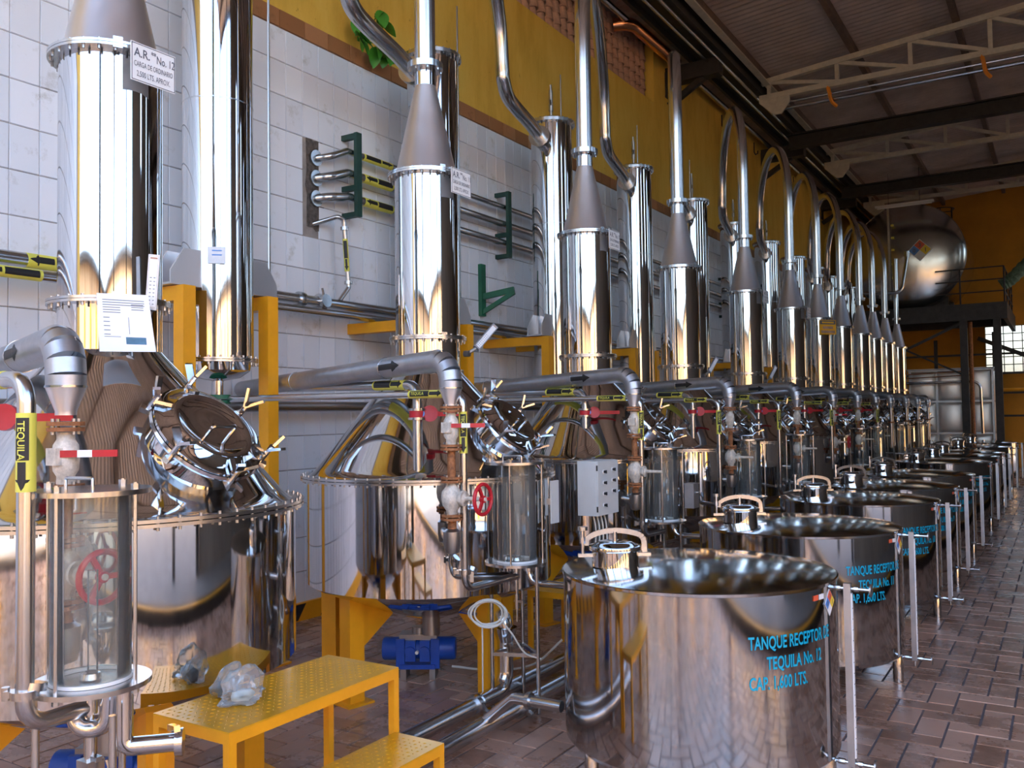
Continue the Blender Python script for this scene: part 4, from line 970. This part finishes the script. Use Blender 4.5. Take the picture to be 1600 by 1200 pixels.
wallpipe('header_pipe', 'dark header pipe low on the wall behind the stills', [(-5.66, -2, 1.96), (-5.66, 27, 1.96)], .045, 'dull_steel')
t = T('butterfly_valve', 'steel valve on the upper header pipe beside the nearest frame', 'valve', (-5.66, 5.85, 2.90)); G().cyl(.075, -.03, .03, 20, frame((0, 0, 0), (0, 1, 0))).build('body', 'pipe_steel', t); g = G(); g.cyl(.06, .03, .08, 16, frame((0, 0, 0), (1, 0, .1))); g.tube([(.05, 0, .02), (.05, -.03, .12)], .01, 8); g.build('actuator', 'pipe_steel', t)
for k, (z0, z1, zz, lab, ya, r) in enumerate(((4.28, 4.38, 4.40, 'top', 6.5, .033), (4.09, 4.18, 4.19, 'middle', 6.55, .042), (3.90, 3.97, 3.96, 'bottom', 6.55, .042))):
    wallpipe('wall_pipe', lab+' of the three pipes coming out of the broken tiles', [(-5.92, 5.99, z0), (-5.74, 6.06, z0+.01), (-5.74, 6.30, zz), (-5.74, 24, zz)], r, labels=((6.52, 6.95, zz, -5.74, k > 0, ''),))
    G_ = G(); G_.cyl(.075, .0, .03, 20, frame((WX+.01, 6.0, z0), (1, 0, 0))); tag(G_.build('pipe_collar', 'pipe_steel'), lab+' round collar in the hole of broken tiles', 'collar', 'wall collars')
t = T('drop_pipe', 'thin pipe with yellow label dropping from the broken tiles to the header', 'pipe', (0, 0, 0))
G().tube(path([(-5.87, 5.98, 3.66), (-5.66, 6.08, 3.72), (-5.64, 6.14, 3.70), (-5.64, 6.20, 3.07), (-5.66, 6.08, 2.92)], .04, 4), .022, 12).build('pipe', 'pipe_steel', t, ang=60)
sleeve(t, (-5.64, 6.155, 3.52), (-5.64, 6.182, 3.22), .022)
g = G(); g.cyl(.038, 3.60, 3.63, 14, Matrix.Translation((-5.64, 6.148, 0))); g.cyl(.038, 3.10, 3.13, 14, Matrix.Translation((-5.64, 6.195, 0))); g.build('clamp', 'pipe_steel', t)
# green brackets
def gbracket(y, label):
    t = T('pipe_bracket', label, 'bracket', (0, y, 0), 'dark green pipe brackets'); x0, x1 = WX+.016, -5.69
    for z in (4.56, 4.06, 3.80): G().box(x0, x1, -.025, .025, z-.025, z+.025).build('arm', 'dark_green', t)
    G().box(x1-.005, x1+.035, -.035, .035, 3.775, 4.585).build('upright', 'dark_green', t)
gbracket(6.38, 'dark green pipe bracket beside the broken tiles'); gbracket(9.1, 'dark green pipe bracket above the triangular bracket'); gbracket(13.2, 'dark green pipe bracket between the fourth and fifth condensers'); gbracket(17.4, 'dark green pipe bracket farthest along the wall')
t = T('shelf_bracket', 'bright green triangular bracket on the tiled wall', 'bracket', (WX+.016, 8.74, 0))
G().box(0, .05, -.045, .045, 3.04, 3.66).build('upright', 'green', t); G().bar((.02, .0, 3.27), (.40, .12, 3.34), .05, .07).build('arm', 'green', t); G().bar((.02, 0, 3.08), (.40, .12, 3.31), .05, .05).build('brace', 'green', t)
# thin vent rods
for k, y in enumerate((5.17, 7.92, 10.3, 12.8, 15.1)):
    tag(G().cyl(.011, 2.83, 6.4, 8, Matrix.Translation((-5.58, y, 0))).build('vent_rod', 'pipe_steel'), 'thin upright steel rod by the tiled wall, '+place(k, 99), 'rod', 'thin vent rods')
# vine growing out of the border
t = T('wall_plant', 'small green leafy plant growing out of the yellow wall', 'plant', (WX, 6.62, 5.62)); random.seed(11)
stems = [[(0, 0, 0), (.10, -.06, .10), (.16, -.14, .14)], [(0, 0, 0), (.1, .08, .16), (.14, .16, .30)], [(0, 0, 0), (.12, .02, -.04), (.16, .1, -.12)], [(0, 0, 0), (.1, -.12, 0), (.15, -.2, -.06)], [(0, 0, 0), (.1, .15, 0), (.14, .3, -.06)]]
for s in stems: G().tube(spline(s, 4), .006, 6).build('stem', 'leaf', t)
def leaf_mesh(L):
    vs = []; fs = []; k = 7
    for i in range(k):
        q = i/(k-1); wd = .36*L*math.sin(PI*min(1, q*.96+.02))**.8; zz = -.35*L*q*q
        vs += [(q*L, -wd, zz+.10*wd), (q*L, 0, zz-.03*L), (q*L, wd, zz+.10*wd)]
    for i in range(k-1): fs += [(3*i, 3*i+1, 3*i+4, 3*i+3), (3*i+1, 3*i+2, 3*i+5, 3*i+4)]
    return G().add(vs, fs).mesh('leaf', 'leaf', 60)
lm = [leaf_mesh(.15), leaf_mesh(.20), leaf_mesh(.11)]
for k in range(30):
    s = stems[k % 5]; q = random.uniform(.3, 1); p = Vector(s[1]).lerp(Vector(s[2]), q)+Vector((random.uniform(0, .05), random.uniform(-.05, .05), random.uniform(-.04, .04)))
    o = obj('leaf', lm[k % 3], t, p); o.rotation_euler = (random.uniform(-.4, .4), random.uniform(.3, 1.3), random.uniform(-1.6, 1.6))
# ================================================================== far end
# steel platform carrying the big horizontal tank
t = T('steel_platform', 'dark steel platform carrying the big horizontal tank', 'platform', (0, 0, 0)); X0, X1, Y0 = -5.8, -1.2, 26.7
G().box(X0, X1, Y0, END-.02, 4.62, 4.70).build('deck', 'dark_iron', t)
G().box(X0, X1, Y0, Y0+.1, 4.25, 4.62).build('edge_beam', 'dark_iron', t); G().box(X1-.1, X1, Y0+.1, END-.02, 4.25, 4.62).build('edge_beam', 'dark_iron', t); G().box(X0, X1, 29, 29.12, 4.25, 4.62).build('edge_beam', 'dark_iron', t)
for x, y in ((-5.6, Y0+.08), (-2.25, Y0+.08), (-1.45, Y0+.08), (-5.6, 31.2), (-1.75, 31.2)): G().box(x-.09, x+.09, y-.07, y+.09, FZ, 4.25).build('column', 'dark_iron', t)
G().bar((-5.5, Y0+.1, 2.7), (-2.3, Y0+.1, 4.2), .07, .07).build('brace', 'dark_iron', t); G().bar((-5.0, Y0+.14, 4.2), (-2.3, Y0+.14, 2.8), .05, .05).build('brace', 'dark_iron', t)
for y in (27.9, 29.4): G().box(-4.5, -2.7, y-.1, y+.1, 4.7, 5.1).build('saddle', 'dark_iron', t)
rl = T('guard_rail', 'thin steel guard rail on the right of the raised platform', 'railing', (0, 0, 4.7))
for y in (26.75, 28, 29.3, 30.6): G().tube([(-1.25, y, 0), (-1.25, y, .95)], .022, 8).build('post', 'dark_iron', rl)
G().tube([(-2.3, 26.75, 0), (-2.3, 26.75, .95)], .022, 8).build('post', 'dark_iron', rl)
for z in (.3, .62, .95): G().tube([(-2.9, 26.75, z), (-1.25, 26.75, z), (-1.25, 31.2, z)], .018, 8).build('rail', 'dark_iron', rl)
bt = T('storage_tank', 'big horizontal stainless storage tank on the platform at the end', 'tank', (-3.68, 27.2, 6.22)); Mb = frame((0, 0, 0), (0, 1, 0), (1, 0, 0))
G().lathe([(1.52, .12), (1.52, 2.7)], 72, Mb).build('shell', 'far_tank', bt)
G().lathe([(.0005, -.16), (.4, -.145), (.8, -.10), (1.1, -.045), (1.34, .02), (1.46, .08), (1.52, .13)], 72, Mb).build('head', 'far_tank', bt, ang=60)
G().lathe([(1.518, .12), (1.528, .125), (1.528, .145), (1.518, .15)], 72, Mb).build('weld_seam', 'pipe_steel', bt)
diamond(frame((.38, -.17, .12), (0, -1, 0), (1, 0, 0)), .31, 'hazard_diamond', bt)
G().tube([(-.42, -.2, 1.45), (-.42, -.2, -1.2)], .03, 8).build('sight_tube', 'truss_paint', bt)
for z in (.9, .55, .2, -.2, -.6, -1.0): G().box(-.36, -.28, -.17, -.16, z-.03, z+.03).build('level_mark', 'label_yellow', bt)
cg = T('ladder_cage', 'dark caged ladder rising behind the big horizontal tank', 'ladder', (-3.02, 30.35, 4.7))
for dx in (-.25, .25): G().tube([(dx, 0, 0), (dx, 0, 3.4)], .022, 8).build('rail', 'dark_iron', cg)
for k in range(11): G().tube([(-.25, 0, .3+k*.3), (.25, 0, .3+k*.3)], .014, 6).build('rung', 'dark_iron', cg)
for z in (2.4, 2.85, 3.3): G().tube([(-.25+0, 0, z)]+[(.35*math.cos(a), -.35-.35*math.sin(a), z) for a in [PI-PI*i/10 for i in range(11)]]+[(.25, 0, z)], .018, 6).build('hoop', 'dark_iron', cg)
for a in (.6, 1.57, 2.5): G().tube([(.35*math.cos(a), -.35-.35*math.sin(a), 2.4), (.35*math.cos(a), -.35-.35*math.sin(a), 3.3)], .014, 6).build('strap', 'dark_iron', cg)
# ribbed hose hung over the rail
hp = spline([(-1.35, 27.3, 5.2), (-1.1, 27.3, 5.35), (-.7, 27.3, 5.75), (-.2, 27.3, 6.05), (.3, 27.3, 6.1)], 12); ho = T('ribbed_duct', 'thick ribbed green duct hanging at the right end of the platform', 'duct', (0, 0, 0)); G().tube(hp, [.16+.012*math.sin(i*1.9) for i in range(len(hp))], 14).build('duct', 'hose', ho); G().tube([(.0, 27.3, 6.15), (0, 27.3, 8.6)], .02, 6).build('hanger', 'dark_iron', ho)
# panelled square tank under the platform
q = T('panel_tank', 'shiny panelled square water tank under the platform', 'tank', (-3.75, 27.7, FZ+.25)); W, D, H = 2.1, 1.9, 2.68; nx, nz = 3, 3
G().box(.02, W-.02, .02, D-.02, 0, H).build('core', 'dull_steel', q)
for i in range(nx):
    for j in range(nz):
        a, b = i*W/nx+.03, (i+1)*W/nx-.03; z0, z1 = j*H/nz+.03, (j+1)*H/nz-.03
        vs = [(a, .02, z0), (b, .02, z0), (b, .02, z1), (a, .02, z1), (a+.1, -.03, z0+.1), (b-.1, -.03, z0+.1), (b-.1, -.03, z1-.1), (a+.1, -.03, z1-.1)]
        G().add(vs, [(4, 5, 6, 7), (0, 1, 5, 4), (1, 2, 6, 5), (2, 3, 7, 6), (3, 0, 4, 7)]).build('panel', 'panel_tank', q)
        if i == 0:
            c0_, c1_ = j*0, 0
for i in range(3):
    for j in range(nz):
        a, b = i*D/3+.03, (i+1)*D/3-.03; z0, z1 = j*H/nz+.03, (j+1)*H/nz-.03
        G().add([(W-.02, a, z0), (W-.02, b, z0), (W-.02, b, z1), (W-.02, a, z1), (W+.03, a+.1, z0+.1), (W+.03, b-.1, z0+.1), (W+.03, b-.1, z1-.1), (W+.03, a+.1, z1-.1)], [(4, 5, 6, 7), (0, 1, 5, 4), (1, 2, 6, 5), (2, 3, 7, 6), (3, 0, 4, 7)]).build('panel', 'panel_tank', q)
for j in range(nz+1): G().box(-.03, W+.03, -.05, .02, j*H/nz-.025, j*H/nz+.025).build('joint_bar', 'lagging', q)
for i in range(nx+1): G().box(i*W/nx-.025, i*W/nx+.025, -.045, .02, 0, H).build('joint_bar', 'lagging', q)
G().box(-.05, W+.05, -.05, D, H, H+.04).build('cover', 'lagging', q); G().box(0, W, 0, D, -.25, 0).build('plinth', 'dark_iron', q)
# red-brown riser and bent pipes in front of the square tank
tag(G().tube([(-2.12, 27.2, FZ), (-2.12, 27.2, 4.25)], .055, 12).build('red_riser', 'rust'), 'red-brown upright pipe in front of the panelled tank', 'pipe')
tag(G().tube(path([(-3.9, 27.3, 2.62), (-1.93, 27.3, 2.62), (-1.9, 27.3, 1.2)], .2, 5), .035, 10).build('bent_pipe', 'pipe_steel'), 'bent steel pipe passing in front of the panelled tank', 'pipe')
for k, z in enumerate((2.75, 2.86)): tag(G().tube([(-4.0, 27.4, z), (-2.1, 27.4, z+.06)], .018, 8).build('red_line', 'rust'), ('lower' if k == 0 else 'upper')+' thin red pipe across the top of the panelled tank', 'pipe')
t = T('loop_pipe', 'bright bent pipe beside the farthest still columns', 'pipe', (0, 0, 0)); G().tube(path([(-4.55, 24.6, 4.95), (-3.55, 25.2, 4.95), (-3.4, 25.3, 5.9)], .25, 6), .05, 12).build('pipe', 'mirror_pipe', t); G().cyl(.065, 5.9, 6.05, 12, Matrix.Translation((-3.4, 25.3, 0))).build('coupling', 'pipe_steel', t)
# dark racking along the end wall behind the tank
t = T('pipe_rack', 'dark pipe rack against the end wall under the platform', 'rack', (0, 30.9, FZ))
for x in (-5.4, -3.4, -.8, 1.2): G().box(x-.05, x+.05, -.05, .05, 0, 4.0).build('upright', 'dark_iron', t)
for z in (1.6, 2.3, 2.9, 3.5): G().box(-5.5, 1.5, -.04, .04, z-.03, z+.03).build('rail', 'dark_iron', t)
G().bar((-2.2, -.1, 4.0), (1.2, -.1, 2.4), .09, .12).build('stair_stringer', 'dark_iron', t)
tag(G().tube([(-5.5, 30.7, 2.45), (1.5, 30.7, 2.45)], .04, 10).build('yellow_gas_line', 'yellow_paint'), 'thin yellow pipe along the rack at the end wall', 'pipe')
